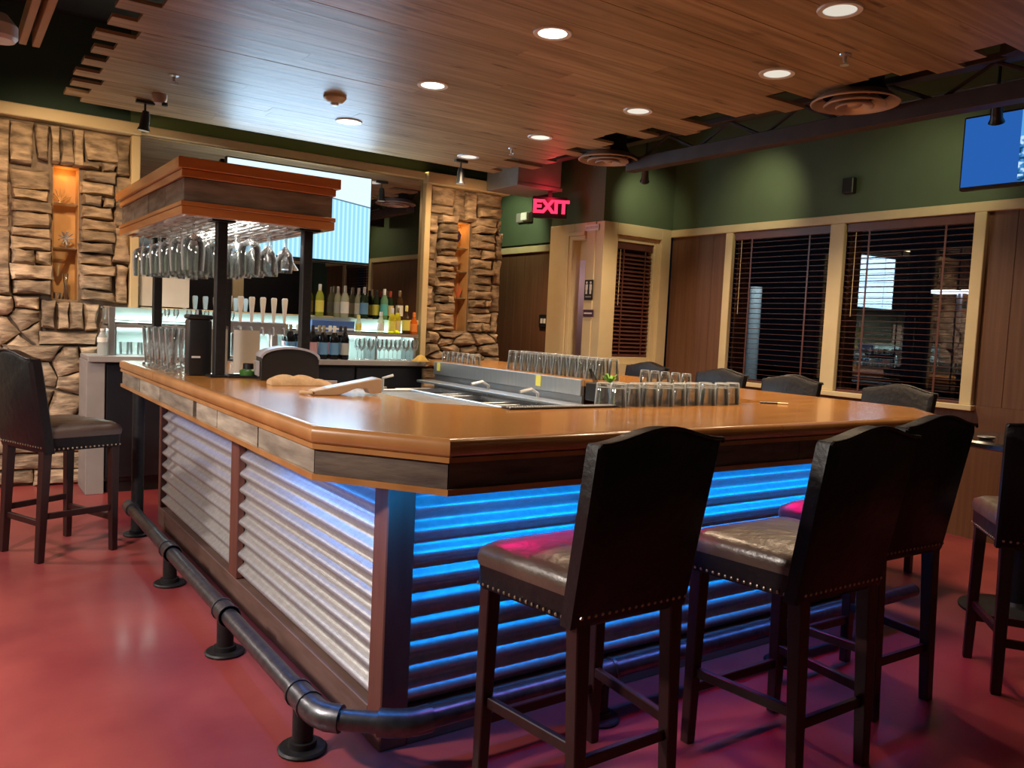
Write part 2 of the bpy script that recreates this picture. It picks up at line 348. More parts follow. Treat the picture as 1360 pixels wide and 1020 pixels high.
def window(n, y0, y1, p0, p1):
    f = struct(MB().box(XW+.06, XW+.11, y0, y0+.02, ZS, ZH).box(XW+.06, XW+.11, y1-.02, y1, ZS, ZH).box(XW+.06, XW+.11, y0+.02, y1-.02, ZS, ZS+.02).box(XW+.06, XW+.11, y0, y1, ZH, ZT).build('window_%d' % n, M['panel']))
    xr = 6.46
    MB().box(XW+.11, xr, y0-.03, y0, ZS-.03, ZT).box(XW+.11, xr, y1, y1+.03, ZS-.03, ZT).box(XW+.11, xr, y0, y1, ZS-.03, ZS).box(XW+.11, xr, y0, y1, ZH, ZT).build('reveal', M['panel'], f)
    B(6.945, 6.950, p0, p1, .6, 2.9).build('pane', M['pane'], f)
def blind(label, face, a, b, z0, z1, off, pitch=.047, tilt=.001):
    """horizontal slat blind; face 'x' hangs in plane x=off spanning y a..b, face 'y' the other way round"""
    t = thing('window_blind', label, 'blind', (off, (a+b)/2, z0) if face == 'x' else ((a+b)/2, off, z0), 0, 'slatted window blinds')
    h = (b-a)/2-.006; rot = Matrix.Identity(4) if face == 'x' else Matrix.Rotation(PI/2, 4, 'Z')
    sm = MB(); T = tilt; X = .022 if tilt < .01 else .012; sm.add([(-X, -h, T), (X, -h, -T), (X, h, -T), (-X, h, T), (-X, -h, T+.003), (X, -h, -T+.003), (X, h, -T+.003), (-X, h, T+.003)],
                      [(0, 3, 2, 1), (4, 5, 6, 7), (0, 1, 5, 4), (1, 2, 6, 5), (2, 3, 7, 6), (3, 0, 4, 7)], rot)
    me = sm.mesh('slat'); me.materials.append(M['slat'])
    zz = .03
    while zz < z1-z0-.08:
        link('slat', me, t, None, (0, 0, zz)); zz += pitch
    MB().box(-.03, .03, -h, h, z1-z0-.075, z1-z0-.002, rot).build('head_rail', M['slat'], t, .004)
    MB().box(-.025, .025, -h, h, 0, .02, rot).build('bottom_rail', M['slat'], t, .004)
    for u in (-.6, .6):
        MB().box(-.028, -.026, u*h-.008, u*h+.008, .02, z1-z0-.07, rot).build('ladder_tape', M['slat'], t)
    MB().tube([rot @ Vector((-.034, h*.82, z1-z0-.08)), rot @ Vector((-.034, h*.82, (z1-z0)*.45))], .003, 6).build('cord', M['trim'], t)
    return t
window(1, T2[1], T1[0], 4.231, 6.1); window(2, T3[1], T2[0], 2.2, 4.229); window(3, T5[1], T4[0], -.8, 2.0)
blind('dark brown slatted blind in window nearest the restroom corner', 'x', T2[1], T1[0], ZS, ZH, XW+.025)
blind('dark brown slatted blind in window beside blue television', 'x', T3[1], T2[0], ZS, ZH, XW+.025)
blind('dark brown slatted blind in window out of sight behind pub table', 'x', T5[1], T4[0], ZS, ZH, XW+.025)
# front wall behind camera: windows seen in the mirror
for i, (a, b) in enumerate(((3.2, 4.4), (4.6, 5.8))):
    struct(B(a-.1, b+.1, -1.05, -1.0, 2.385, 2.46).build('trim_%d' % (20+3*i), M['trim'], None, .004))
    struct(B(a-.1, a, -1.05, -1.0, .9, 2.385).build('trim_%d' % (21+3*i), M['trim'], None, .004))
    struct(B(b, b+.1, -1.05, -1.0, .9, 2.385).build('trim_%d' % (22+3*i), M['trim'], None, .004))
    B(a, b, -1.05, -1.045, .9, 2.385).build('wood_panel', M['blackgloss'], wr)

# --- restroom box that juts from the right wall
XB, YB = 5.28, 6.17
bx = struct(B(XB, XW, YB, 7.0, ZT, 3.6).build('wall_restroom', M['green']))
# face toward the bar front (y = 6.17): window opening x 5.46..6.04
struct(MB().box(XB, 5.455, YB-.02, YB+.1, 0, ZT).box(6.06, XW-.03, YB-.02, YB+.1, 0, ZT).box(5.455, 6.06, YB-.02, YB+.1, 2.345, ZT).box(5.455, 6.06, YB-.02, YB+.1, 0, 1.08).build('trim_30', M['trim'], None, .003))
w4 = struct(MB().box(5.455, 5.50, YB+.02, YB+.12, 1.08, 2.345).box(6.0, 6.06, YB+.02, YB+.12, 1.08, 2.345).box(5.5, 6.0, YB+.02, YB+.12, 2.285, 2.345).box(5.5, 6.0, YB+.02, YB+.12, 1.08, 1.14).build('window_4', M['trim'], None, .003))
B(5.5, 6.0, YB+.112, YB+.118, 1.14, 2.285).build('pane', M['blackgloss'], w4)
blind('reddish brown slatted blind in narrow window beside restroom doorway', 'y', 5.50, 6.0, 1.14, 2.29, YB+.065, .040, -.018)
# face with the doorway (x = 5.28): opening y 6.42..6.56
struct(MB().box(XB-.01, XB+.09, YB+.1, 6.40, 0, ZT).box(XB-.01, XB+.09, 6.60, 7.0, 0, ZT).box(XB-.01, XB+.09, 6.40, 6.60, 2.29, ZT).build('trim_31', M['trim'], None, .003))
d1 = struct(MB().box(XB-.03, XB-.01, 6.60, 6.645, 0, 2.33).box(XB-.03, XB-.01, 6.40, 6.60, 2.29, 2.33).box(XB-.045, XB-.03, 6.645, 6.70, 0, 2.37).box(XB-.045, XB-.03, 6.40, 6.645, 2.33, 2.37).build('door_1', M['trim'], None, .003))
struct(B(XB+.6, XB+.62, 6.3, 6.98, 0, ZT).build('wall_corridor', M['purple']))
B(XB+.08, XB+.10, 6.40, 6.60, 2.10, 2.29).build('door_header', M['trim'], d1)
struct(B(XB, XW, 6.98, 7.0, 0, ZT).build('wall_side', M['trim']))
point((XB+.35, 6.6, 1.9), 1.8, (.8, .6, 1))

# ================================================================== STONE PILLARS
def clip(poly, a, b, c):
    out = []
    for i in range(len(poly)):
        p, q = poly[i], poly[(i+1) % len(poly)]; dp = a*p[0]+b*p[1]-c; dq = a*q[0]+b*q[1]-c
        if dp <= 0: out.append(p)
        if dp*dq < 0: t = dp/(dp-dq); out.append((p[0]+t*(q[0]-p[0]), p[1]+t*(q[1]-p[1])))
    return out
def stone(parent, poly, y0, depth, gap=.008):
    n0 = len(poly)
    if n0 < 3: return
    cx = sum(p[0] for p in poly)/n0; cz = sum(p[1] for p in poly)/n0
    ring = []
    for i in range(n0):
        p, q = Vector(poly[i]), Vector(poly[(i+1) % n0]); L = (q-p).length; k = 1 if L < .05 else (2 if L < .15 else 3)
        for j in range(k): ring.append(p+(q-p)*j/k)
    size = max(max(abs(p.x-cx) for p in ring), max(abs(p.y-cz) for p in ring))
    mn = min(max(p[0] for p in poly)-min(p[0] for p in poly), max(p[1] for p in poly)-min(p[1] for p in poly))
    d = depth*random.uniform(.6, 1.15); R = []
    tl, tv = random.uniform(-.06, .06), random.uniform(-.12, .12)
    for (ins, dy) in ((gap, 0), (gap, -d*.72), (gap+mn*.16, -d)):
        r = []
        for p in ring:
            v = Vector((cx, cz))-p; L = v.length or 1
            q = p+v*min(.8, ins/L)
            jit = random.uniform(-1, 1)*min(.010, mn*.08)
            r.append((q.x+jit, y0+dy+(random.uniform(-.006, .006)+(q.x-cx)*tl+(q.y-cz)*tv if dy else 0), q.y+random.uniform(-1, 1)*min(.007, mn*.06)))
        R.append(r)
    m = MB(); m.loops(R, False, False); k = len(ring)
    o = len(m.v); m.v.append((cx, y0-d*1.05, cz)); m.f += [(o-k+i, o-k+(i+1) % k, o) for i in range(k)]
    m.build('stone', M['stone'], parent, ang=.9)
def rect(x0, x1, z0, z1, j=.012):
    r = lambda: random.uniform(-j, j)
    return [(x0+r(), z0+r()), (x1+r(), z0+r()), (x1+r(), z1+r()), (x0+r(), z1+r())]
def ledges(parent, x0, x1, z0, z1, y0, depth, hmin=.06, hmax=.13, split=.25):
    z = z0
    while z < z1-.03:
        h = random.uniform(hmin, hmax)
        if z+h > z1-.04: h = z1-z
        if random.random() < split:
            c = x0+(x1-x0)*random.uniform(.35, .65)
            stone(parent, rect(x0, c, z, z+h, .008), y0, depth); stone(parent, rect(c, x1, z, z+h, .008), y0, depth)
        else: stone(parent, rect(x0+random.uniform(-.015, .015), x1+random.uniform(-.015, .015), z, z+h, .01), y0, depth)
        z += h
def field(parent, x0, x1, z0, z1, n, y0, depth, sx=1.0, sz=1.0):
    pts = []; tries = 0
    dmin = math.sqrt((x1-x0)*(z1-z0)/n)*.72
    while len(pts) < n and tries < 4000:
        tries += 1; p = (random.uniform(x0, x1), random.uniform(z0, z1))
        if all(math.hypot((p[0]-q[0])*sx, (p[1]-q[1])*sz) > dmin for q in pts): pts.append(p)
    for p in pts:
        poly = [(x0, z0), (x1, z0), (x1, z1), (x0, z1)]
        for q in pts:
            if q is p: continue
            a, b = (q[0]-p[0])*sx*sx, (q[1]-p[1])*sz*sz
            c = (sx*sx*(q[0]**2-p[0]**2)+sz*sz*(q[1]**2-p[1]**2))/2
            poly = clip(poly, a, b, c)
        cl = []
        for v in poly:
            if not cl or math.hypot(v[0]-cl[-1][0], v[1]-cl[-1][1]) > .025: cl.append(v)
        stone(parent, cl, y0, depth, .009)
def verticals(parent, x0, x1, z0, z1, n, y0, depth):
    e = [x0+(x1-x0)*i/n for i in range(n+1)]
    for i in range(n): stone(parent, rect(e[i], e[i+1], z0, z1, .012), y0, depth)
def pillar(name, label, x0, x1, z0, nx0, nx1, nz0, nz1):
    t = thing(name, label, 'stone pillar', ((x0+x1)/2, 7.4, z0)); t.location = (0, 0, 0)
    MB().box(x0, nx0, 7.26, 7.6, z0, 2.75).box(nx1, x1, 7.26, 7.6, z0, 2.75).box(nx0, nx1, 7.26, 7.6, z0, nz0).box(nx0, nx1, 7.26, 7.6, nz1, 2.75).build('mortar_bed', M['mortar'], t)
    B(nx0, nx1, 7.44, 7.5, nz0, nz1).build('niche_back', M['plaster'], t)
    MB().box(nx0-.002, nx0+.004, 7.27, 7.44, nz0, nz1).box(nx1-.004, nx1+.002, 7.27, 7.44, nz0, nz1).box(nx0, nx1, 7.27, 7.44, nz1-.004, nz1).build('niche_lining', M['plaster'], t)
    B(nx0, nx1, 7.24, 7.44, nz0-.03, nz0).build('niche_sill', M['stone'], t, .004)
    return t
pl = pillar('stone_pillar', 'stone faced wall with tall lit niche behind left bar stool', -1.2, 1.235, 0, .70, .88, 1.44, 2.46)
Y0 = 7.262
field(pl, -1.19, .30, 0, 2.75, 34, Y0, .08)
verticals(pl, .30, .42, 1.95, 2.74, 1, Y0, .09); verticals(pl, .30, .42, 1.45, 1.95, 1, Y0, .09)
ledges(pl, .42, .695, 1.46, 2.40, Y0, .11, .075, .125, .1)
stone(pl, rect(.42, .57, 2.42, 2.74), Y0, .10)
for a, b, c in ((.58, .66, 2.47), (.67, .735, 2.46), (.745, .83, 2.45)): stone(pl, rect(a, b, c, 2.74), Y0, .13)
stone(pl, rect(.84, .905, 2.44, 2.74), Y0, .08)
stone(pl, rect(.91, 1.16, 2.52, 2.74), Y0, .10)
ledges(pl, .885, 1.13, 1.44, 2.51, Y0, .11, .06, .12, .1)
ledges(pl, 1.135, 1.235, 1.42, 2.74, Y0, .09, .22, .42, 0)
verticals(pl, .62, 1.02, 1.20, 1.425, 4, Y0, .12)
field(pl, .30, .62, .98, 1.45, 6, Y0, .09)
ledges(pl, .62, 1.02, 1.09, 1.195, Y0, .13, .1, .11, 0)
field(pl, .30, 1.02, .50, 1.085, 11, Y0, .10, 1, 1)
ledges(pl, .30, 1.0, .01, .495, Y0, .10, .09, .15, .6)
ledges(pl, 1.03, 1.235, .02, 1.41, Y0, .06, .12, .2, .3)
pr = pillar('stone_pillar', 'narrow stone pillar with lit niche between mirror and restroom', 3.925, 4.80, 0, 4.25, 4.44, 1.32, 2.42)
stone(pr, rect(3.94, 4.22, 2.56, 2.73), Y0, .10); stone(pr, rect(3.94, 4.22, 2.47, 2.55), Y0, .09)
stone(pr, rect(4.23, 4.33, 2.43, 2.73), Y0, .09); stone(pr, rect(4.34, 4.47, 2.43, 2.73), Y0, .13)
stone(pr, rect(4.48, 4.79, 2.60, 2.73), Y0, .08); stone(pr, rect(4.50, 4.78, 2.49, 2.59), Y0, .12)
ledges(pr, 3.93, 4.03, 1.32, 2.46, Y0, .07, .16, .34, 0)
ledges(pr, 4.035, 4.25, 1.32, 2.46, Y0, .12, .06, .115, .15)
ledges(pr, 4.445, 4.69, 1.32, 2.48, Y0, .12, .055, .11, .25)
ledges(pr, 4.70, 4.795, 1.32, 2.48, Y0, .08, .12, .3, 0)
field(pr, 3.93, 4.795, .95, 1.31, 16, Y0, .12, .7, 1.3)
ledges(pr, 3.93, 4.795, .02, .94, Y0, .06, .12, .2, 1)
# things in the niches
def lathe_thing(name, label, cat, loc, prof, mat, group=None, seg=16):
    o = MB().lathe(prof, seg, (0, 0, 0), True, False).build(name, mat, None); o.location = loc; return tag(o, label, cat, group)
def fan(label, loc, r=.07, mat='glass'):
    t = thing('glass_fan', label, 'ornament', loc)
    for i in range(7):
        a = PI*(.15+.70*i/6)
        MB().bar((0, 0, .02), (r*math.cos(a), 0, .02+r*math.sin(a)), .016, .006).build('fan_blade', M[mat], t, .002)
    MB().lathe([(.03, 0), (.03, .008), (.008, .014), (.008, .03)], 12, (0, 0, 0), True, True).build('foot', M[mat], t)
    return t
M['orn'] = pm('gilded_ornament', (.62, .38, .16), .35, .6, c2=(.7, .45, .2))
M['silver'] = pm('silver_ornament', (.6, .62, .66), .3, .8, c2=(.7, .7, .74))
# glass shelves
for i, (x0, x1, z, lb) in enumerate(((.705, .875, 2.18, 'upper glass shelf in the left niche'), (.705, .875, 1.84, 'lower glass shelf in the left niche'), (4.255, 4.435, 2.17, 'top glass shelf in the right niche'), (4.255, 4.435, 1.93, 'middle glass shelf in the right niche'), (4.255, 4.435, 1.66, 'bottom glass shelf in the right niche'))):
    tag(B(x0, x1, 7.28, 7.43, z-.008, z).build('glass_shelf', M['glassthick']), lb, 'shelf')
fan('gilded fan ornament on upper shelf of left niche', (.76, 7.34, 2.18), .09, 'orn')
t = thing('silver_flower', 'silver flower ornament on lower shelf of left niche', 'ornament', (.80, 7.33, 1.84))
MB().tube([(0, 0, 0), (0, 0, .07)], .006, 6).build('stem', M['silver'], t)
for i in range(9):
    a = i*2*PI/9; MB().bar((0, 0, .075), (.055*math.cos(a), -.02, .075+.055*math.sin(a)), .02, .008).build('petal', M['silver'], t, .003)
lathe_thing('glass_bowl', 'amber bowl beneath silver flower in left niche', 'bowl', (.745, 7.33, 1.72), [(.02, 0), (.06, .03), (.075, .08), (.07, .085), (.05, .03), (.0, .01)], M['orn'])
lathe_thing('bowl_bracket', 'dark bracket cone below amber bowl in left niche', 'ornament', (.745, 7.36, 1.62), [(.01, 0), (.035, .06), (.05, .10), (0, .10)], M['orn'])
lathe_thing('glass_vase', 'slim clear glass vase at foot of left niche', 'vase', (.80, 7.32, 1.44), [(.03, 0), (.02, .03), (.012, .10), (.022, .20), (.02, .20), (.01, .1)], M['glassthick'])
lathe_thing('tea_light', 'small tea light cup at foot of left niche', 'candle', (.74, 7.31, 1.44), [(.025, 0), (.03, .05), (.026, .05), (.02, .01)], M['glassthick'])
lathe_thing('niche_globe', 'dark purple glass globe on top shelf of right niche', 'ornament', (4.32, 7.33, 2.17), [(.02, 0), (.015, .04), (.045, .09), (.05, .13), (.03, .165), (0, .172)], pm('purple_glass', (.05, .03, .09), .15, c2=(.07, .04, .12)))
lathe_thing('gilded_cup', 'gilded cup on middle shelf of right niche', 'ornament', (4.34, 7.33, 1.93), [(.03, 0), (.01, .03), (.012, .07), (.045, .14), (.04, .14), (0, .08)], M['orn'])
t = thing('coral_branch', 'red coral branch on bottom shelf of right niche', 'ornament', (4.36, 7.33, 1.66))
mc = pm('red_coral', (.55, .12, .05), .5, c2=(.62, .16, .07))
for dx, dz in ((-.05, .12), (0, .15), (.05, .11), (.03, .07)): MB().tube([(0, 0, 0), (dx*.6, -.01, dz*.6), (dx, 0, dz)], .009, 6).build('branch', mc, t)
lathe_thing('copper_tumbler', 'copper tumbler at foot of right niche', 'ornament', (4.31, 7.32, 1.32), [(.035, 0), (.045, .16), (.041, .16), (.03, .01)], pm('copper', (.5, .17, .07), .3, .7, c2=(.55, .2, .08)))

# ================================================================== BAR
ZC = 1.055
outer = [(.955, 5.85), (.955, 2.46), (1.235, 2.08), (4.05, 2.08), (4.43, 2.45), (4.43, 6.66)]
inner = [(3.68, 6.66), (3.68, 2.84), (1.95, 2.84), (1.70, 3.09), (1.70, 5.85)]
ct = thing('countertop', 'glossy orange oak countertop of the U shaped bar', 'countertop', (0, 0, 0))
MB().prism([(.985, 5.85), (.985, 2.472), (1.247, 2.11), (1.95, 2.84), (1.70, 3.09), (1.70, 5.85)], 1.005, ZC).build('slab', M['top'], ct)
MB().prism([(1.247, 2.11), (4.038, 2.11), (3.68, 2.84), (1.95, 2.84)], 1.005, ZC).build('slab', M['top'], ct)
MB().prism([(4.038, 2.11), (4.40, 2.462), (4.40, 6.66), (3.68, 6.66), (3.68, 2.84)], 1.005, ZC).build('slab', M['top'], ct)
def strip(path_out, path_in, prof, name, mat, parent, label=None):
    """sweep a profile [(t, z)] (t 0=outer..1=inner) along one straight mitred run"""
    m = MB(); rings = []
    for po, pi_ in zip(path_out, path_in):
        rings.append([(po[0]+(pi_[0]-po[0])*t, po[1]+(pi_[1]-po[1])*t, z) for t, z in prof])
    m.loops(rings); return m.build(name, mat, parent, label=label, ang=.9)
noseprof = [(0, 1.012), (-.05, 1.03), (0, 1.045), (.35, 1.055), (1, 1.0555), (1, 1.002), (.3, 1.002)]
ni = [(.985, 5.85), (.985, 2.472), (1.247, 2.11), (4.038, 2.11), (4.40, 2.462), (4.40, 6.66)]
def lerp(p, q, t): return (p[0]+(q[0]-p[0])*t, p[1]+(q[1]-p[1])*t)
segs = [(0, 1, 0, .30), (0, 1, .302, 1), (1, 2, 0, 1), (2, 3, 0, .55), (2, 3, .551, 1), (3, 4, 0, 1), (4, 5, 0, 1)]
for a, b, t0, t1 in segs:
    strip([lerp(outer[a], outer[b], t0), lerp(outer[a], outer[b], t1)], [lerp(ni[a], ni[b], t0), lerp(ni[a], ni[b], t1)], noseprof, 'nosing', M['nose'], ct)
# moulding under the nosing, apron of weathered boards, bottom bead
def inset(d):
    # outer polyline moved inward by d
    return [(.955+d, 5.85), (.955+d, 2.46+d*.354), (1.235+d*.35, 2.08+d), (4.05-d*.40, 2.08+d), (4.43-d, 2.45+d*.39), (4.43-d, 6.66)]
def band(d0, d1, z0, z1, name, mat, parent, pieces):
    o, i = inset(d0), inset(d1)
    for a, b, t0, t1 in pieces:
        strip([lerp(o[a], o[b], t0), lerp(o[a], o[b], t1)], [lerp(i[a], i[b], t0), lerp(i[a], i[b], t1)], [(0, z0), (0, z1), (1, z1), (1, z0)], name, mat, parent)
full = [(i, i+1, 0, 1) for i in range(5)]
band(.004, .03, .985, 1.001, 'moulding', M['nose'], ct, full)
bb = thing('bar_counter', 'U shaped bar front of corrugated metal and weathered boards', 'bar counter', (0, 0, 0))
random.seed(5)
ap = []
cuts = [0, .17, .33, .545, .56, .665, .83, .998]
for q in range(len(cuts)-1):
    if q == 3: continue
    ap.append((0, 1, cuts[q]+.0015, cuts[q+1]-.0015))
ap += [(1, 2, .002, .998)]+[(2, 3, i/5+.001, (i+1)/5-.001) for i in range(5)]+[(3, 4, .002, .998)]+[(4, 5, i/6+.001, (i+1)/6-.001) for i in range(6)]
for p in ap:
    band(.016+random.uniform(-.002, .002), .035, .905, .984, 'apron_board', M['barn'] if p[0] == 0 else M['barn_shaded'], bb, [p])
band(.036, .06, .89, .985, 'apron_backing', M['black'], bb, full)
band(.006, .036, .885, .9045, 'bead', M['nose'], bb, full)
# soffit under the overhang
MB().prism([(.99, 5.84), (.99, 2.48), (1.26, 2.12), (4.02, 2.12), (4.39, 2.47), (4.39, 6.6), (4.0, 6.6), (4.0, 2.36), (1.18, 2.36), (1.18, 5.84)], .985, 1.001).build('soffit', M['barn_shaded'], bb)
# body
BX, BY = 1.17, 2.335
MB().box(BX+.04, BX+.12, BY+.04, 5.64, 0, 1.0).box(BX+.04, 4.0, BY+.04, BY+.12, 0, 1.0).box(3.92, 4.0, BY+.04, 6.6, 0, 1.0).build('body', M['barn_shaded'], bb)
def corrugated(a, b, z0, z1, n):
    a = Vector((*a, 0)); b = Vector((*b, 0)); d = (b-a).normalized(); nrm = Vector((d.y, -d.x, 0)); L = (b-a).length
    m = MB(); K = n*10; rows = []
    for i in range(K+1):
        t = i/K; off = .0165*math.cos(2*PI*n*t+PI); z = z0+(z1-z0)*t
        rows.append([tuple(a+nrm*off+Vector((0, 0, z))), tuple(b+nrm*off+Vector((0, 0, z)))])
    vs = [v for r in rows for v in r]; fs = [(2*i, 2*i+1, 2*i+3, 2*i+2) for i in range(K)]
    nv = len(vs); vs += [tuple(Vector(v)-nrm*.004) for v in vs]; fs += [(nv+2*i+2, nv+2*i+3, nv+2*i+1, nv+2*i) for i in range(K)]
    m.add(vs, fs)
    return m.build('corrugated_panel', M['corr'], bb, ang=1.2)
# left face: +x is inside, outward normal -x, so run from far to near
corrugated((BX+.018, 5.60), (BX+.018, 4.045), .125, .985, 11)
corrugated((BX+.018, 3.925), (BX+.018, 2.43), .125, .985, 11)
corrugated((1.268, BY+.018), (2.0, BY+.018), .125, .985, 11)
corrugated((2.08, BY+.018), (3.96, BY+.018), .125, .985, 11)
corrugated((4.002, 2.44), (4.002, 6.6), .125, .985, 11)
for x0, x1, y0, y1, z0 in ((BX-.005, BX+.095, BY-.005, BY+.095, 0), (BX-.006, BX+.03, 3.925, 4.045, .12), (BX-.006, BX+.06, 5.60, 5.66, .12), (2.0, 2.08, BY-.006, BY+.03, .12), (3.93, 4.01, BY-.005, BY+.09, 0)):
    B(x0, x1, y0, y1, z0, .985).build('corner_post' if z0 == 0 else 'divider', M['post'], bb, .004)
B(BX-.004, BX+.04, BY+.096, 5.66, 0, .118).build('kick_board', M['kick'], bb, .003)
B(BX+.096, 3.93, BY-.004, BY+.04, 0, .118).build('kick_board', M['kick'], bb, .003)
B(3.97, 4.012, BY+.1, 6.6, 0, .118).build('kick_board', M['kick'], bb, .003)

# foot rail
PX, PZ = .96, .17
fr = thing('foot_rail', 'black iron pipe foot rail running round the bar', 'foot rail', (0, 0, 0))
MB().tube([(PX, 5.42, PZ), (PX, 2.40, PZ)], .034, 14).build('pipe', M['pipe'], fr, ang=1)
MB().tube([(.985, 2.30, PZ), (1.145, 2.175, PZ)], .033, 14).build('pipe', M['pipe'], fr, ang=1)
MB().tube([(1.20, 2.16, PZ), (4.02, 2.16, PZ)], .033, 14).build('pipe', M['pipe'], fr, ang=1)
def elbow(pts): MB().tube(pts, .043, 14).build('elbow', M['pipe'], fr, ang=1)
elbow([(PX, 2.43, PZ), (PX, 2.385, PZ), (.964, 2.35, PZ), (.978, 2.318, PZ), (1.01, 2.285, PZ)])
elbow([(1.10, 2.21, PZ), (1.13, 2.187, PZ), (1.165, 2.168, PZ), (1.205, 2.16, PZ), (1.25, 2.16, PZ)])
def tee(x, y, d):
    v = Vector(d)*.055; c = Vector((x, y, PZ))
    o = MB().tube([c-v, c+v], .043, 14); o.tube([c-v, c-v*.78], .047, 14); o.tube([c+v*.78, c+v], .047, 14)
    o.build('tee_fitting', M['pipe'], fr, ang=1)
    l = MB().tube([(x, y, .012), (x, y, PZ)], .034, 14).build('leg', M['iron'], fr, ang=1)
    MB().lathe([(.078, 0), (.08, .008), (.074, .014), (.046, .016), (.044, .034), (.036, .036)], 20, (x, y, 0), True, True).build('flange', M['iron'], l)
for y in (4.36, 3.36, 2.47): tee(PX, y, (0, 1, 0))
for x in (1.95, 3.0): tee(x, 2.16, (1, 0, 0))
MB().tube([(PX+.035, 5.42, .01), (PX+.035, 5.42, .885)], .036, 14).build('end_post', M['iron'], fr, ang=1)
MB().lathe([(.078, 0), (.08, .008), (.074, .014), (.046, .016), (.044, .034), (.036, .036)], 20, (PX+.035, 5.42, 0), True, True).build('flange', M['iron'], fr)
MB().tube([(PX, 5.48, PZ), (PX, 5.36, PZ)], .043, 14).build('tee_fitting', M['pipe'], fr, ang=1)

# ---- canopy over the left leg of the bar
cn = thing('bar_canopy', 'wooden canopy with hanging glass rack on black posts over bar', 'canopy', (0, 0, 0))
cx0, cx1, cy0, cy1 = .965, 1.82, 4.36, 6.15
def frame(d, z0, z1, name, mat, wid=.03):
    x0, x1, y0, y1 = cx0+d, cx1-d, cy0+d, cy1-d
    for a in ((x0, x1, y0, y0+wid), (x0, x1, y1-wid, y1), (x0, x0+wid, y0+wid, y1-wid), (x1-wid, x1, y0+wid, y1-wid)): B(*a, z0, z1).build(name, mat, cn, .003)
B(cx0+.04, cx1-.04, cy0+.04, cy1-.04, 2.10, 2.158).build('lid', M['barn_shaded'], cn)
frame(0, 2.105, 2.16, 'cap_trim', M['canopy_trim'], .05); frame(.02, 2.066, 2.104, 'cove_trim', M['canopy_trim'], .04)
frame(.018, 1.925, 1.948, 'lower_trim', M['canopy_trim'], .04); frame(.022, 1.88, 1.924, 'lower_trim', M['canopy_trim'], .04)
for i in range(4):   # frieze boards
    a = cy0+.032+(cy1-cy0-.064)*i/4; b = cy0+.032+(cy1-cy0-.064)*(i+1)/4
    B(cx0+.034+random.uniform(-.003, .003), cx0+.06, a+.031*(i == 0), b-.001, 1.949, 2.065).build('frieze_board', M['barn'], cn, .003)
    B(cx1-.06, cx1-.034, a+.031*(i == 0), b-.001, 1.949, 2.065).build('frieze_board', M['barn'], cn, .003)
B(cx0+.034, cx1-.034, cy0+.034, cy0+.06, 1.949, 2.065).build('frieze_board', M['barn'], cn, .003)
B(cx0+.034, cx1-.034, cy1-.06, cy1-.034, 1.949, 2.065).build('frieze_board', M['barn'], cn, .003)
for i in range(15):
    x = cx0+.09+i*.049
    MB().tube([(x, cy0+.07, 1.872), (x, cy1-.07, 1.872)], .004, 6).build('rack_rail', M['steel'], cn)
B(cx0+.063, cx1-.063, cy0+.063, cy1-.063, 1.90, 1.908).build('ceiling_board', M['white'], cn)
B(1.36, 1.42, 4.55, 5.85, 1.895, 1.8995).build('light_strip', emis('rack_light', (1, .93, .84), 3), cn)
for x, y in ((1.21, 4.475), (1.675, 4.475), (1.21, 6.02), (1.675, 6.02)):
    p = B(x-.027, x+.027, y-.027, y+.027, ZC+.001, 1.878).build('post', M['iron'], cn, .004)
    B(x-.06, x+.06, y-.05, y+.05, 1.868, 1.879).build('flange', M['iron'], p, .002)
    B(x-.055, x+.055, y-.05, y+.05, ZC+.0005, ZC+.012).build('base_plate', M['iron'], p, .002)

# ---- glassware prototypes
def glass_mesh(name, prof, seg=18, mat='glass', cap0=True):
    me = MB().lathe(prof, seg, (0, 0, 0), cap0, False).mesh(name, ang=1.0); me.materials.append(M[mat]); return me
wine = glass_mesh('wine_glass', [(.036, 0), (.034, .004), (.006, .010), (.004, .02), (.004, .085), (.012, .097), (.034, .125), (.041, .165), (.034, .215), (.0325, .215), (.039, .165), (.03, .125), (.0, .103)])
goblet = glass_mesh('goblet', [(.036, 0), (.034, .004), (.006, .010), (.005, .02), (.005, .065), (.012, .072), (.040, .085), (.050, .105), (.052, .15), (.047, .235), (.045, .235), (.049, .15), (.046, .106), (.036, .09), (.0, .08)])
margarita = glass_mesh('martini_glass', [(.038, 0), (.036, .004), (.006, .010), (.004, .02), (.004, .10), (.01, .108), (.065, .185), (.063, .186), (.0, .112)])
rocks_up = glass_mesh('tumbler', [(.031, 0), (.033, .004), (.041, .098), (.039, .098), (.031, .018), (0, .016)], 18, 'glassthick')
def inverted(prof): return [(r, max(z for _, z in prof)-z) for r, z in prof]
rocks = glass_mesh('tumbler', inverted([(.033, .0), (.035, .004), (.041, .104), (.039, .104), (.032, .02), (0, .018)]), 18, 'glassthick')
pint = glass_mesh('pint_glass', inverted([(.029, 0), (.031, .004), (.034, .06), (.044, .148), (.042, .148), (.031, .05), (.029, .014), (0, .012)]), 18, 'glassthick')
short = glass_mesh('juice_glass', inverted([(.028, 0), (.030, .004), (.036, .085), (.034, .085), (.027, .014), (0, .012)]), 18, 'glassthick')
pils = glass_mesh('pilsner_glass', [(.033, 0), (.033, .012), (.02, .02), (.022, .04), (.038, .225), (.036, .225), (.02, .045), (0, .03)], 18, 'glassthick')
def put(name, me, loc, label, cat, group, rx=0, sc=1):
    o = link(name, me, None, label, loc); o['category'] = cat; o['group'] = group
    if rx: o.rotation_euler = (rx, 0, random.random()*6)
    else: o.rotation_euler = (0, 0, random.random()*6)
    if sc != 1: o.scale = (sc, sc, sc)
    return o
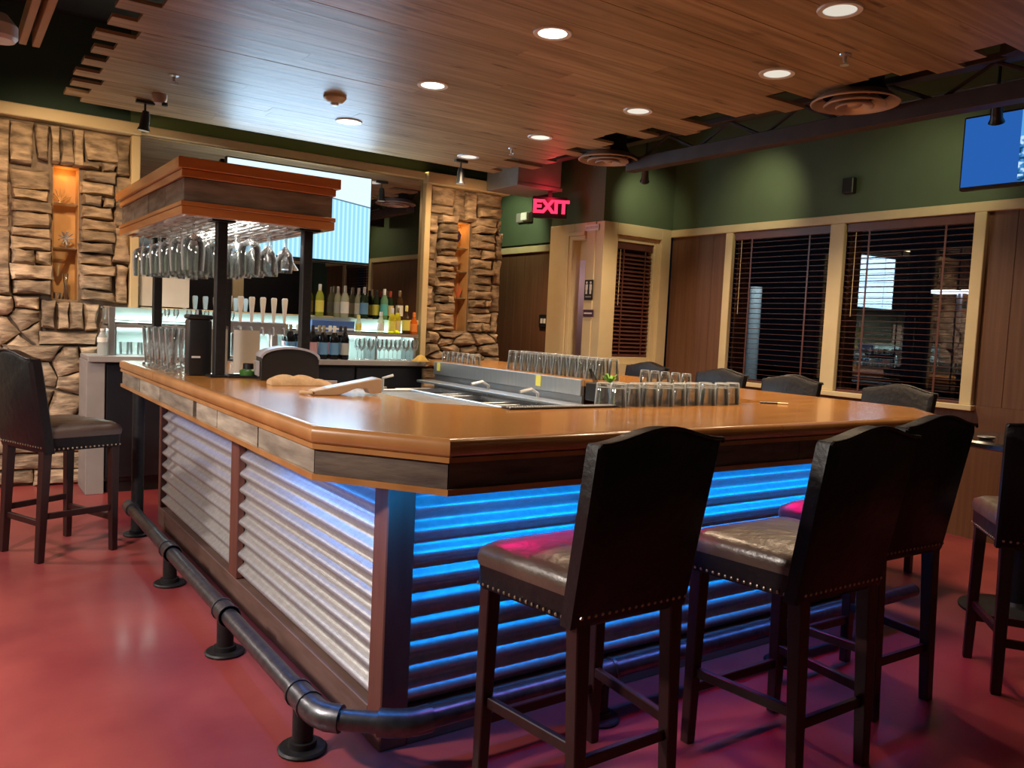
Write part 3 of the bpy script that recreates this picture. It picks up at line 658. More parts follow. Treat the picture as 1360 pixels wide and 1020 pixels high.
# hanging glasses, feet up between the rails
g = 0
for r in range(6):
    for c in range(7):
        x = cx0+.115+c*.098; yy = cy0+.16+r*.265
        if abs(x-1.21) < .07 and (abs(yy-4.475) < .08 or abs(yy-6.02) < .08): continue
        if abs(x-1.675) < .07 and (abs(yy-4.475) < .08 or abs(yy-6.02) < .08): continue
        kind = goblet if c < 4 else (margarita if c == 6 and r < 2 else wine)
        put('hanging_glass', kind, (x, yy, 1.877), 'hanging stemmed glass, %s from left in %s row under canopy' % (ORD[c], ORD[r]), 'glass', 'glasses hung under the canopy', PI, 1.14)
# tumblers on the front counter (two ranks)
for i in range(10):
    put('tumbler', rocks, (2.50+i*.098, 2.875+.012*math.sin(i*2.1)-.02, ZC+.001), 'upturned tumbler, %s from left in rear rank on front counter' % ORD[i], 'glass', 'upturned tumblers on the front counter')
for i in range(9):
    put('tumbler', rocks, (2.53+i*.098, 2.79+.012*math.sin(i*1.7), ZC+.001), 'upturned tumbler, %s from left in foremost rank on front counter' % ORD[i], 'glass', 'upturned tumblers on the front counter')
for i in range(12):
    for j in range(2):
        put('pint_glass', pint, (3.76+j*.095, 5.42-i*.098-j*.03, ZC+.001), 'upturned pint glass, %s from far end in %s row on right counter' % (ORD[i], ('inner', 'outer')[j]), 'glass', 'upturned pint glasses on the right hand counter')
for i in range(5):
    put('juice_glass', short, (3.98+.012*i, 4.13-i*.085, ZC+.001), 'short upturned glass, %s from the far end beyond the pint glasses' % ORD[i], 'glass', 'short upturned glasses')
for i in range(7):
    put('juice_glass', short, (3.745+i*.001, 6.45-i*.085, ZC+.001), 'short upturned glass, %s from the far end near the stone pillar' % ORD[i], 'glass', 'short glasses near the stone pillar')
# tall beer glasses under the canopy
for i in range(10):
    put('pilsner_glass', pils, (1.045+(i % 2)*.095, 5.42-(i//2)*.155-(i % 2)*.03, ZC+.001), 'tall pilsner glass, %s from the far end under the canopy' % ORD[i], 'glass', 'tall glasses under the canopy', 0, 1.05)

# ---- things on the near counter
t = thing('drink_dispenser', 'black upright dispenser beside pilsner glasses on bar', 'dispenser', (1.135, 4.60, ZC))
B(-.06, .06, -.05, .05, 0, .30).build('body', M['black'], t, .012, 2)
B(-.065, .065, -.055, .055, .30, .325).build('lid', M['black'], t, .01, 2)
MB().lathe([(.02, .325), (.016, .35), (0, .352)], 10).build('knob', M['black'], t)
B(-.045, .0, -.0515, -.050, .095, .105).build('label_strip', M['paper'], t)
for i, (x, yy, wd, rz, lb) in enumerate(((1.235, 4.62, .13, .12, 'clear menu holder with white sheet left of near canopy post'), (1.40, 4.62, .16, .15, 'clear menu holder with white sheet right of near canopy post'))):
    t = thing('menu_holder', lb, 'menu holder', (x, yy, ZC), rz, 'menu holders')
    B(-wd/2, wd/2, .0, .003, .01, .27).build('holder', M['glass'], t); B(-wd/2+.004, wd/2-.004, -.003, -.001, .012, .25).build('sheet', M['paper'], t)
    B(-wd/2, wd/2, -.035, .035, 0, .008).build('foot', M['glassthick'], t, .002)
t = thing('serving_tray', 'flat black tray at foot of near canopy post', 'tray', (1.335, 4.44, ZC), -.1)
B(-.09, .12, -.06, .07, 0, .006).build('base', M['black'], t); MB().box(-.09, .12, -.06, -.054, .006, .014).box(-.09, .12, .064, .07, .006, .014).box(-.09, -.084, -.054, .064, .006, .014).box(.114, .12, -.054, .064, .006, .014).build('rim', M['black'], t)
t = thing('garnish_jar', 'small green garnish jar with black lid on black tray', 'jar', (1.36, 4.45, ZC+.0065))
MB().lathe([(.04, 0), (.045, .01), (.045, .03), (.03, .04)], 14, (0, 0, 0), True, True).build('jar', M['jargreen'], t)
MB().lathe([(.028, .04), (.028, .065), (.024, .07)], 14, (0, 0, 0), True, True).build('lid', M['black'], t)
# arched black box
t = thing('register_hood', 'black box with arched top on bar behind tan towel', 'cash register', (1.52, 4.28, ZC), -.15)
prof = [(-.15, 0), (.15, 0), (.15, .12)]+[(.15*math.cos(a), .12+.055*math.sin(a)) for a in [PI*i/12 for i in range(1, 12)]]+[(-.15, .12)]
MB().loops([[(x, -.06, z) for x, z in prof], [(x, .10, z) for x, z in prof]]).build('body', M['black'], t, .003)
MB().loops([[(x*1.03, -.068, z*1.02) for x, z in prof[2:]]+[(x*.97, -.068, z*.96) for x, z in prof[2:][::-1]], [(x*1.03, .104, z*1.02) for x, z in prof[2:]]+[(x*.97, .104, z*.96) for x, z in prof[2:][::-1]]]).build('arched_band', M['greytop'], t)
MB().box(-.162, -.152, -.05, .08, .02, .10).build('side_tray', M['grey'], t, .003)
# towel
def lump(name, nx, ny, w, d, hf, mat, label, cat, loc, rz):
    m = MB(); vs = []; fs = []
    for j in range(ny+1):
        for i in range(nx+1):
            u = i/nx*2-1; v = j/ny*2-1; vs.append((u*w/2, v*d/2, max(.002, hf(u, v))))
    for j in range(ny):
        for i in range(nx): a = j*(nx+1)+i; fs.append((a, a+1, a+nx+2, a+nx+1))
    n = len(vs); vs += [(x, y_, 0) for x, y_, z in vs]; fs += [tuple(n+q for q in f[::-1]) for f in fs]
    edge = [i for i in range(nx+1)]+[j*(nx+1)+nx for j in range(1, ny+1)]+[ny*(nx+1)+i for i in range(nx-1, -1, -1)]+[j*(nx+1) for j in range(ny-1, 0, -1)]
    fs += [(edge[k], n+edge[k], n+edge[(k+1) % len(edge)], edge[(k+1) % len(edge)]) for k in range(len(edge))]
    m.add(vs, fs); o = m.build(name, mat, None, ang=1.2); o.location = loc; o.rotation_euler = (0, 0, rz); return tag(o, label, cat)
lump('bar_towel', 18, 10, .30, .13, lambda u, v: .046*(1-v*v)**.5*(1-.55*max(0, u)-.3*abs(u)**4)+.006*math.sin(9*u+3*v), M['tan'], 'crumpled tan bar towel on counter before arched black box', 'towel', (1.475, 3.98, ZC+.001), -.12)
t = thing('coaster_stack', 'purple grey notepad behind tan towel on bar', 'notepad', (1.62, 4.06, ZC+.001), -.4)
B(-.08, .08, -.05, .05, 0, .012).build('pad', M['greytop'], t, .003); B(-.085, .08, -.055, -.05, .0, .02).build('clip', M['steel'], t)
# wedge shaped card reader
t = thing('card_reader', 'cream wedge shaped card reader with grey top on bar', 'card reader', (1.50, 3.46, ZC+.001), -.15)
side = [(-.16, 0), (-.16, .018), (-.10, .03), (.13, .078), (.15, .075), (.15, .012), (.10, .006), (.085, .03), (.03, .032), (-.03, .006), (-.06, 0)]
MB().loops([[(x, -.05, z) for x, z in side], [(x, .05, z) for x, z in side]]).build('body', M['cream'], t, .003)
MB().loops([[(-.10, -.046, .031), (.13, -.046, .079), (.145, -.046, .077), (-.095, -.046, .027)], [(-.10, .046, .031), (.13, .046, .079), (.145, .046, .077), (-.095, .046, .027)]]).build('top_plate', M['greytop'], t)
MB().tube([(-.16, -.05, .012), (-.19, -.02, .010), (-.20, .02, .008), (-.17, .06, .007)], .007, 8).build('cord', M['tan'], t)
# drip mat, caddy, pen, notes
o = thing('bar_mat', 'dotted black rubber rail mat along inner edge of front counter', 'bar mat', (2.22, 2.80, ZC+.001))
B(-.30, .30, -.035, .03, 0, .006).build('base', M['black'], o)
mk = MB()
for i in range(46):
    for j in range(2): mk.lathe([(.005, .006), (.004, .011), (0, .011)], 6, (-.29+i*.0128, -.022+j*.022, 0))
k_ = mk.build('nub', M['paper'], o); k_['kind'] = 'stuff'
t = thing('straw_caddy', 'black bar caddy holding limes and black straws beside tumblers', 'caddy', (3.60, 4.12, .93))
MB().box(-.07, .07, -.10, .10, 0, .12).build('box', M['black'], t, .006)
for i in range(4): MB().tube([(-.03+i*.012, .06, .12), (-.05+i*.014-.02, .07+.01*i, .21)], .003, 5).build('straw', M['black'], t)
for i in range(9):
    a = i*2*PI/9; MB().bar((.02, -.04, .12), (.02+.05*math.cos(a), -.04+.04*math.sin(a), .16+.012*(i % 3)), .018, .006).build('lime_wedge', M['greenleaf'], t, .002)
t = thing('pen', 'dark pen with yellow end lying on front counter', 'pen', (3.60, 2.76, ZC+.005), -.62)
MB().tube([(-.07, 0, 0), (.02, 0, 0)], .0045, 8).build('barrel', M['black'], t); MB().tube([(.02, 0, 0), (.075, 0, 0)], .0048, 8).build('cap', pm('pen_cap', (.8, .68, .35), .4), t)
tag(B(3.635, 3.639, 4.86, 4.92, .965, 1.045).build('paper_note', M['yellow']), 'yellow note stuck on middle of steel backsplash', 'note')
tag(B(3.635, 3.639, 6.36, 6.41, .97, 1.04).build('paper_note', M['yellow']), 'yellow note stuck at far end of steel backsplash', 'note')
o = lump('amber_rag', 8, 6, .13, .1, lambda u, v: .05*(1-u*u)*(1-v*v)+.012, M['amber'], 'amber rag at corner of back bar near stone pillar', 'rag', (3.58, 6.62, 1.037), .3)

# ---- underbar equipment
t = thing('steel_backsplash', 'long stainless steel backsplash along inner edge of right counter', 'backsplash', (3.655, 5.4, 0))
B(-.015, .02, -1.0, 1.08, .935, 1.05).build('panel', M['steel'], t, .004); B(.0, .02, -1.0, 1.08, 0, .935).build('support', M['steel_dull'], t)
t = thing('sink_unit', 'stainless steel underbar sink run below steel backsplash', 'sink', (3.33, 5.25, 0))
B(-.30, .29, -1.15, 1.15, .78, .80).build('deck', M['steel'], t)
for i in range(3):
    yy = -.95+i*.66
    MB().box(-.24, .20, yy, yy+.02, .80, .84).box(-.24, .20, yy+.5, yy+.52, .80, .84).box(-.24, -.22, yy+.02, yy+.5, .80, .84).box(.18, .20, yy+.02, yy+.5, .80, .84).build('basin_rim', M['steel'], t, .003)
    B(-.22, .18, yy+.02, yy+.5, .801, .806).build('basin', M['black'], t)
for i in range(2): MB().tube([(.24, -.45+i*.66, .80), (.24, -.45+i*.66, .92), (.18, -.45+i*.66, .95), (.08, -.45+i*.66, .93)], .012, 8).build('faucet', M['steel'], t)
MB().box(-.30, -.28, -1.15, 1.15, .55, .78).build('front_panel', M['steel_dull'], t)
for x in (-.27, .26):
    for yy in (-1.1, 1.1): MB().tube([(x, yy, 0), (x, yy, .78)], .02, 8).build('leg', M['steel'], t)
B(.10, .27, -1.2, 1.15, .87, .89).build('speed_rail', M['steel_dull'], t, .003)
t = thing('ice_bin', 'dark fronted ice bin with steel rim inside the bar', 'ice bin', (2.72, 4.95, 0))
B(-.22, .22, -.85, .62, 0, .86).build('body', M['blackgloss'], t, .006)
MB().box(-.23, .23, -.86, -.83, .86, .885).box(-.23, .23, .60, .63, .86, .885).box(-.23, -.20, -.83, .60, .86, .885).box(.20, .23, -.83, .60, .86, .885).build('rim', M['steel'], t, .004)
B(-.20, .20, -.83, .60, .861, .866).build('lid', M['steel_dull'], t)
MB().tube([(-.10, .45, .885), (-.10, .45, .98), (-.02, .45, 1.0)], .01, 8).build('faucet', M['steel'], t)
tag(B(1.715, 1.85, 3.12, 4.2, .92, 1.02).build('drink_shelf', M['greytop'], None, .006), 'blue grey ledge along inner edge of left counter', 'ledge')

# ---- back bar
bbk = thing('back_bar_top', 'long back bar worktop with tan edge under the mirror', 'worktop', (0, 0, 0))
B(.88, 3.67, 6.70, 7.11, 1.0, 1.034).build('worktop', M['grey'], bbk, .004)
B(.88, 3.67, 6.685, 6.70, .99, 1.034).build('edge', M['grey'], bbk, .003)
B(.875, .998, 6.72, 7.11, 0, .999).build('end_panel', M['grey'], bbk, .003)
for i in range(4):
    x0 = 1.0+i*.665
    t = thing('bar_cooler', 'black back bar cooler door, %s from the left end' % ORD[i], 'cooler', (x0, 6.74, 0), 0, 'back bar coolers')
    B(.002, .66, 0, .36, .09, .982).build('body', M['black'], t); B(.02, .64, .03, .35, 0, .09).build('plinth', M['black'], t)
    d = B(.01, .655, -.025, -.002, .12, .97).build('door', M['blackgloss'], t, .004)
    B(.16, .30, -.04, -.026, .78, .80).build('handle', M['steel'], d, .003)
ls = thing('liquor_step', 'tiered back lit bottle shelf in front of the mirror', 'shelf', (0, 0, 0))
B(1.03, 3.66, 7.02, 7.19, 1.385, 1.40).build('upper_shelf', M['teal'], ls, .003)
B(1.03, 3.66, 7.005, 7.02, 1.30, 1.40).build('riser', M['teal'], ls)
B(1.03, 3.66, 6.84, 7.03, 1.255, 1.27).build('lower_shelf', M['steel_dull'], ls, .003)
B(1.03, 3.66, 6.825, 6.839, 1.245, 1.275).build('shelf_lip', M['steel'], ls)
B(1.03, 3.66, 7.085, 7.10, 1.0345, 1.255).build('back_panel', pm('frosted_back', (.6, .7, .68), .5, c2=(.66, .76, .74)), ls)
for x in (1.08, 1.52, 1.96, 2.42, 2.86, 3.24, 3.63): B(x-.012, x+.012, 6.84, 7.085, 1.0345, 1.254).build('divider', M['steel_dull'], ls)
B(1.03, 1.075, 6.80, 7.10, 1.0345, 1.40).build('end_panel', M['steel_dull'], ls, .003)
B(1.1, 3.6, 7.06, 7.08, 1.238, 1.250).build('light_strip', emis('led_white', (.75, 1, .93), 5), ls)
B(1.1, 3.6, 7.000, 7.004, 1.285, 1.295).build('light_strip', emis('led_white', (.75, 1, .93), 3), ls)
# mirror
tag(B(1.302, 3.86, 7.222, 7.256, 1.412, 2.773).build('mirror', M['mirror']), 'large mirror behind back bar framed in cream trim', 'mirror')
# glasses on the lower shelf, left part, and small ones in the lit bays
for i in range(9):
    x = 1.40+i*.068+(.03 if i > 2 else 0)
    put('goblet' if i else 'tumbler', wine if i else rocks_up, (x, 6.93, 1.271), 'small stemmed glass, %s from the left on the lit lower shelf' % ORD[i], 'glass', 'glasses on lit lower shelf', 0, .62 if i else 1)
for i in range(5):
    put('tumbler', rocks_up, (1.16+i*.075, 6.92, 1.037), 'rocks glass, %s from the left in the lit bay by the water bottle' % ORD[i], 'glass', 'rocks glasses in lit bay')
for i in range(14):
    put('wine_glass', wine, (3.08+(i % 7)*.088, 6.80+.085*(i//7), 1.036), 'wine glass, %s from the left in the %s row on the back bar' % (ORD[i % 7], ('front', 'rear')[i//7]), 'glass', 'wine glasses on the back bar', 0, .88)
# bottles
def bottle_mesh(name, r, h, neck=.013, sh=.62):
    prof = [(r*.9, 0), (r, .008), (r, h*sh), (r*.85, h*(sh+.07)), (neck*1.3, h*(sh+.18)), (neck, h*.80), (neck, h*.985), (neck*.8, h), (0, h)]
    return MB().lathe(prof, 16, (0, 0, 0), True, False).mesh(name, ang=.9)
def gm(name, c, rough=.08):
    m, nt, b = nodes(name); b.inputs['Base Color'].default_value = (*c, 1); b.inputs['Roughness'].default_value = rough
    t = nt.nodes.new('ShaderNodeBsdfTransparent'); t.inputs[0].default_value = (*[min(1, v*1.6) for v in c], 1)
    x = nt.nodes.new('ShaderNodeMixShader'); x.inputs[0].default_value = .55
    nt.links.new(t.outputs[0], x.inputs[1]); nt.links.new(b.outputs[0], x.inputs[2]); nt.links.new(x.outputs[0], nt.nodes['Material Output'].inputs[0]); return m
G = {'yellow green': gm('chartreuse_glass', (.55, .62, .10)), 'pale': gm('pale_glass', (.62, .66, .52)), 'dark green': gm('dark_green_glass', (.03, .06, .03)), 'aqua green': gm('aqua_glass', (.28, .52, .30)),
     'brown': gm('brown_glass', (.10, .05, .02)), 'yellow': gm('yellow_glass', (.75, .62, .05)), 'orange': gm('orange_glass', (.8, .2, .02)), 'black': gm('black_glass', (.012, .012, .016))}
foil = {'grey': M['silver'], 'white': M['white'], 'black': M['black'], 'gold': M['brass'], 'red': pm('red_foil', (.4, .05, .03), .4), 'yellow': pm('yellow_foil', (.8, .7, .2), .4), 'orange': pm('orange_cap', (.8, .22, .03), .4)}
labm = {'white': M['paper'], 'yellow': pm('yellow_label', (.75, .68, .12), .6), 'blue': pm('blue_label', (.12, .28, .5), .6), 'teal': pm('teal_label', (.12, .5, .5), .6), 'grey': pm('grey_label', (.4, .42, .42), .6), 'pink': pm('pink_label', (.5, .3, .35), .6), 'tan': pm('tan_label', (.7, .55, .3), .6), 'orange': pm('orange_label', (.8, .25, .04), .6)}
def bottle(x, y_, z, kind, h, r, fo, lb, label, group, sh=.62):
    t = thing('bottle', label, 'bottle', (x, y_, z), 0, group)
    me = bottle_mesh('glass_body', r, h, sh=sh); me.materials.append(G[kind]); link('glass_body', me, t)
    MB().lathe([(.0145, h*.80), (.0145, h*.985), (.012, h*1.003), (0, h*1.003)], 12).build('foil', foil[fo], t)
    MB().lathe([(r+.0008, h*.14), (r+.0008, h*.50)], 16).build('bottle_label', labm[lb], t)
top = 'wine bottles on the upper shelf'
for a in ((2.79, 7.09, 1.401, 'yellow green', .29, .037, 'white', 'yellow', 'yellow green wine bottle with white top, leftmost on upper shelf'),
          (3.03, 7.09, 1.401, 'pale', .29, .037, 'grey', 'white', 'pale wine bottle with white label, second on upper shelf'),
          (2.985, 7.145, 1.401, 'pale', .28, .034, 'grey', 'grey', 'pale bottle half hidden behind the second wine bottle'),
          (3.22, 7.09, 1.401, 'dark green', .29, .039, 'grey', 'blue', 'dark green wine bottle with blue label on upper shelf'),
          (3.19, 7.15, 1.401, 'pale', .28, .034, 'grey', 'white', 'pale bottle half hidden behind dark green wine bottle'),
          (3.42, 7.08, 1.401, 'aqua green', .285, .036, 'white', 'teal', 'green wine bottle with teal label on upper shelf'),
          (3.37, 7.145, 1.401, 'dark green', .27, .034, 'black', 'yellow', 'dark bottle behind green wine bottle with teal label'),
          (3.50, 7.12, 1.401, 'dark green', .27, .034, 'red', 'tan', 'dark wine bottle with tan label right of teal labelled bottle'),
          (3.58, 7.08, 1.401, 'brown', .28, .035, 'gold', 'white', 'brown wine bottle with gold top at right of upper shelf')): bottle(*a, top)
low = 'bottles on the lower shelf'
for a in ((3.10, 6.93, 1.271, 'pale', .16, .028, 'yellow', 'yellow', 'small bottle with yellow top on lower shelf', .5),
          (3.32, 6.93, 1.271, 'pale', .20, .032, 'white', 'white', 'pale bottle with white label on lower shelf', .55),
          (3.43, 6.92, 1.271, 'yellow', .24, .034, 'white', 'yellow', 'yellow bottle on lower shelf above wine glasses', .6),
          (3.50, 6.95, 1.271, 'yellow', .25, .03, 'gold', 'tan', 'slim golden bottle with tan label on lower shelf', .6),
          (3.57, 6.91, 1.271, 'brown', .27, .036, 'yellow', 'yellow', 'brown bottle with yellow round label on lower shelf', .5),
          (3.645, 6.90, 1.271, 'orange', .21, .033, 'orange', 'orange', 'orange bottle at right end of lower shelf', .55)): bottle(*a[:-1], low, a[-1])
for i in range(12):
    lb = ('blue', 'grey', 'pink', 'blue')[i % 4]
    bottle(2.42+(i % 6)*.098, 6.78+.1*(i//6), 1.035, 'black', .29, .037, ('gold', 'white', 'black')[i % 3], lb, 'black wine bottle with %s label, %s from left in %s row on back bar' % (lb, ORD[i % 6], ('front', 'rear')[i//6]), 'black wine bottles on the back bar')
t = thing('drink_carton', 'blue drink carton standing on lower shelf', 'carton', (2.86, 6.96, 1.271))
B(-.20, .20, -.04, .04, 0, .10).build('carton', pm('blue_carton', (.05, .12, .38), .4, c2=(.07, .16, .45)), t, .003); B(-.2, .2, -.042, -.04, .02, .035).build('stripe', M['paper'], t)
# beer taps
t = thing('beer_tower', 'steel beer tower with seven white tap handles', 'beer tap', (2.06, 6.76, 1.0345))
B(-.30, .30, -.05, .05, .20, .30).build('manifold', M['steel'], t, .006)
for x in (-.2, .2): MB().lathe([(.055, 0), (.05, .02), (.04, .2)], 14, (x, 0, 0), True, True).build('column', M['steel'], t)
for i in range(7):
    x = -.27+i*.09
    MB().tube([(x, -.05, .25), (x, -.10, .25), (x, -.105, .19)], .011, 8).build('spout', M['steel'], t)
    hx = MB(); hx.loops([[(x-a, -.075-b, z), (x+a, -.075-b, z), (x+a, -.075+b, z), (x-a, -.075+b, z)] for a, b, z in ((.008, .008, .29), (.010, .010, .33), (.021, .013, .46), (.022, .013, .49), (.016, .01, .50))])
    hx.build('tap_handle', M['paper'], t, .002)
MB().box(-.33, .33, -.058, -.03, .0, .02).build('drip_tray', M['steel'], t, .003)
# water bottle on the left end
t = thing('water_bottle', 'clear plastic water bottle at left end of back bar', 'bottle', (.985, 6.78, 1.035))
MB().lathe([(.03, 0), (.034, .01), (.034, .07), (.030, .085), (.034, .10), (.034, .135), (.014, .175), (.013, .185)], 16, (0, 0, 0), True, False).build('bottle_body', gm('pet', (.55, .58, .58)), t)
MB().lathe([(.015, .183), (.015, .2), (0, .2)], 12).build('cap', M['white'], t); MB().lathe([(.0346, .10), (.0346, .135)], 16).build('bottle_label', M['paper'], t)
# sheets taped on the mirror
for x0, x1, z0, z1, lb in ((1.46, 1.70, 1.42, 1.70, 'white notice sheet taped to mirror behind left canopy post'), (1.315, 1.42, 1.42, 1.69, 'narrow white notice sheet at left edge of mirror')):
    tag(B(x0, x1, 7.214, 7.221, z0, z1).build('notice_sheet', M['paper']), lb, 'sheet')
# television in front of mirror
def tv(label, loc, rz, w_, h_, screen):
    t = thing('television', label, 'television', loc, rz)
    MB().box(-w_/2-.012, w_/2+.012, 0, .05, -h_/2-.02, h_/2+.012).build('case', M['black'], t, .006)
    B(-w_/2, w_/2, -.003, -.0005, -h_/2, h_/2).build('screen', screen, t)
    B(-.12, .12, .05, .10, -.12, .12).build('wall_mount', M['black'], t)
    return t
def screen_mat(name, build):
    m, nt, b = nodes(name); tc = nt.nodes.new('ShaderNodeTexCoord'); sp = nt.nodes.new('ShaderNodeSeparateXYZ'); nt.links.new(tc.outputs['Object'], sp.inputs[0])
    col, st = build(nt, sp.outputs['X'], sp.outputs['Z']); e = nt.nodes.new('ShaderNodeEmission'); e.inputs[1].default_value = st
    nt.links.new(col, e.inputs[0]); nt.links.new(e.outputs[0], nt.nodes['Material Output'].inputs[0]); return m
def math_(nt, op, a, b):
    n = nt.nodes.new('ShaderNodeMath'); n.operation = op
    for i, v in enumerate((a, b)):
        if isinstance(v, (int, float)): n.inputs[i].default_value = v
        else: nt.links.new(v, n.inputs[i])
    return n.outputs[0]
def mixc(nt, f, a, b):
    n = nt.nodes.new('ShaderNodeMix'); n.data_type = 'RGBA'; nt.links.new(f, n.inputs[0])
    for s_, v in ((6, a), (7, b)):
        if isinstance(v, tuple): n.inputs[s_].default_value = (*v, 1)
        else: nt.links.new(v, n.inputs[s_])
    return n.outputs[2]
def scr1(nt, X, Z):
    line = math_(nt, 'ADD', math_(nt, 'MULTIPLY', X, -.12), .20)      # sloping eave line
    below = math_(nt, 'LESS_THAN', Z, line)
    near = math_(nt, 'LESS_THAN', math_(nt, 'ABSOLUTE', math_(nt, 'SUBTRACT', Z, line), 0), .006)
    stripe = math_(nt, 'GREATER_THAN', math_(nt, 'SINE', math_(nt, 'MULTIPLY', X, 150), 0), .1)
    lo = mixc(nt, stripe, (.30, .66, .90), (.50, .84, 1.0))
    c = mixc(nt, below, (.72, .92, 1.0), lo)
    return mixc(nt, near, c, (.10, .20, .28)), .80
def scr2(nt, X, Z):
    right = math_(nt, 'GREATER_THAN', X, -.02)
    fig = math_(nt, 'LESS_THAN', Z, .06)
    nz = nt.nodes.new('ShaderNodeTexNoise'); nz.inputs['Scale'].default_value = 14
    figc = ramp(nt, nz.outputs[0], [(.38, (.01, .05, .12)), (.5, (.05, .25, .62)), (.6, (.55, .8, 1))])
    r = mixc(nt, fig, (.10, .36, .75), figc)
    return mixc(nt, right, (.02, .11, .42), r), .7
tv('large television hung before back bar mirror showing a bright picture', (2.61, 7.115, 2.30), 0, 1.30, .77, screen_mat('bright_picture', scr1))
tv('television with blue picture hung high at right edge', (5.25, 2.385, 2.605), PI/2*-1, .70, .42, screen_mat('blue_picture', scr2))
for o in list(COL.objects):
    if o.name.startswith('television') and o.location.x > 5:
        MB().tube([(0, .07, .1), (0, .07, .99)], .018, 10).build('hanger_pole', M['iron'], o)

# ================================================================== STOOLS
def rrect(hx0, hx1, hw0, hw1, r, z, n=5):
    pts = []
    for (x, yy, a0) in ((hx1, hw1, 0), (hx0, hw0, PI/2), (hx0, -hw0, PI), (hx1, -hw1, 3*PI/2)):
        cx_ = x-math.copysign(r, x); cy_ = yy-math.copysign(r, yy)
        for i in range(n+1):
            a = a0+PI/2*i/n; pts.append((cx_+r*math.cos(a), cy_+r*math.sin(a), z))
    return pts
def make_stool(label, loc, rz):
    t = thing('bar_stool', label, 'bar stool', loc, rz, 'nailhead leather bar stools')
    sk = MB(); sk.loops([rrect(-.20, .22, .205, .25, .03, .605), rrect(-.20, .223, .207, .253, .03, .61), rrect(-.20, .225, .208, .255, .03, .675)])
    sk.build('seat_skirt', M['leather'], t, ang=1)
    st = MB(); R = [rrect(-.20, .228, .21, .258, .03, .676), rrect(-.20, .233, .214, .263, .035, .70), rrect(-.20, .228, .209, .258, .04, .725), rrect(-.19, .20, .18, .23, .05, .745), rrect(-.15, .14, .11, .13, .05, .756)]
    st.loops(R); st.build('seat_cushion', M['seat'], t, ang=1.3)
    # seams across the cushion
    MB().tube([(.228, .08, .727), (.16, .08, .749), (-.18, .08, .752)], .0035, 6).build('seam', M['leather'], t)
    # back: outline in (y, z), raked
    ol = [(-.215, .60)]
    top = [(-.235, 1.098)]
    for i in range(17):
        u = -1+i/8; top.append((u*.230, 1.108+.038*(math.cos(PI*u)+1)/2))
    top.append((.235, 1.098)); ol = [(-.222, .595), (-.228, .85)]+top+[(.228, .85), (.222, .595)]
    rk = lambda z: -.17-(z-.60)*.17
    n = len(ol); bk = MB()
    rows = []
    cyy, czz = 0, .85
    for ins, dx in ((.02, .036), (.0, .022), (.0, -.022), (.02, -.036)):
        rows.append([((yy-math.copysign(min(abs(yy), ins), yy)), z-(ins if z > .95 else -ins if z < .7 else 0), dx) for yy, z in ol])
    rings = [[(rk(z)+dx, yy, z) for yy, z, dx in r] for r in rows]
    bk.loops(rings); bk.build('backrest', M['leather'], t, ang=.7)
    pp = MB().tube([(rk(z)-.030, yy, z) for yy, z in top], .006, 6); pp.build('piping', M['leather'], t)
    def leg(x, yy, dx, dy, w0, w1):
        MB().loops([[(x+dx+a*w1, yy+dy+b*w1, 0) for a, b in ((-1, -1), (1, -1), (1, 1), (-1, 1))], [(x+a*w0, yy+b*w0, .62) for a, b in ((-1, -1), (1, -1), (1, 1), (-1, 1))]]).build('leg', M['leg'], t, .003)
    leg(.19, .22, 0, .01, .024, .018); leg(.19, -.22, 0, -.01, .024, .018)
    leg(-.175, .18, -.03, 0, .025, .019); leg(-.175, -.18, -.03, 0, .025, .019)
    for a, b in (((.19, .222, .25), (-.19, .18, .25)), ((.19, -.222, .25), (-.19, -.18, .25)), ((.19, .215, .19), (.19, -.215, .19)), ((-.19, .17, .21), (-.19, -.17, .21))):
        MB().bar(a, b, .022, .034).build('stretcher', M['leg'], t, .003)
    nh = MB()
    def studs(a, b, nn, nrm):
        a = Vector(a); b = Vector(b)
        for i in range(nn):
            c = a+(b-a)*i/(nn-1); q = Vector(nrm).normalized().to_track_quat('Z', 'Y').to_matrix().to_4x4(); q.translation = c
            nh.lathe([(.006, 0), (.005, .003), (.002, .0045), (0, .0047)], 6, m=q)
    studs((.21, .2525, .617), (-.17, .2115, .617), 17, (.1, 1, 0)); studs((.21, -.2525, .617), (-.17, -.2115, .617), 17, (.1, -1, 0))
    studs((.224, -.22, .617), (.224, .22, .617), 17, (1, 0, 0)); studs((rk(.617)-.037, -.20, .63), (rk(.617)-.037, .20, .63), 17, (-1, 0, 0))
    k = nh.build('nailhead_trim', M['brass'], t); k['kind'] = 'stuff'
    return t
D = math.radians
s0 = make_stool('dark leather bar stool nearest the camera, back turned, before blue lit bar front', (1.60, 1.855, 0), D(91))
for x, yy, a, lb in ((2.345, 1.69, 90, 'dark leather bar stool second along the blue lit bar front'),
                     (3.035, 1.85, 89, 'dark leather bar stool third along the blue lit bar front'),
                     (3.80, 1.49, 34, 'dark leather bar stool at right edge facing black pub table'),
                     (.548, 5.265, 24, 'dark leather bar stool at left before stone wall'),
                     (4.70, 2.86, 180, 'bar stool across the counter nearest black pub table'),
                     (4.70, 3.66, 180, 'bar stool across the counter, second from black pub table'),
                     (4.70, 4.30, 180, 'bar stool across the counter, behind right end of tumblers'),
                     (4.70, 5.12, 180, 'bar stool across the counter, farthest, by restroom corner window')):
    dup(s0, (x, yy, 0), D(a), lb)
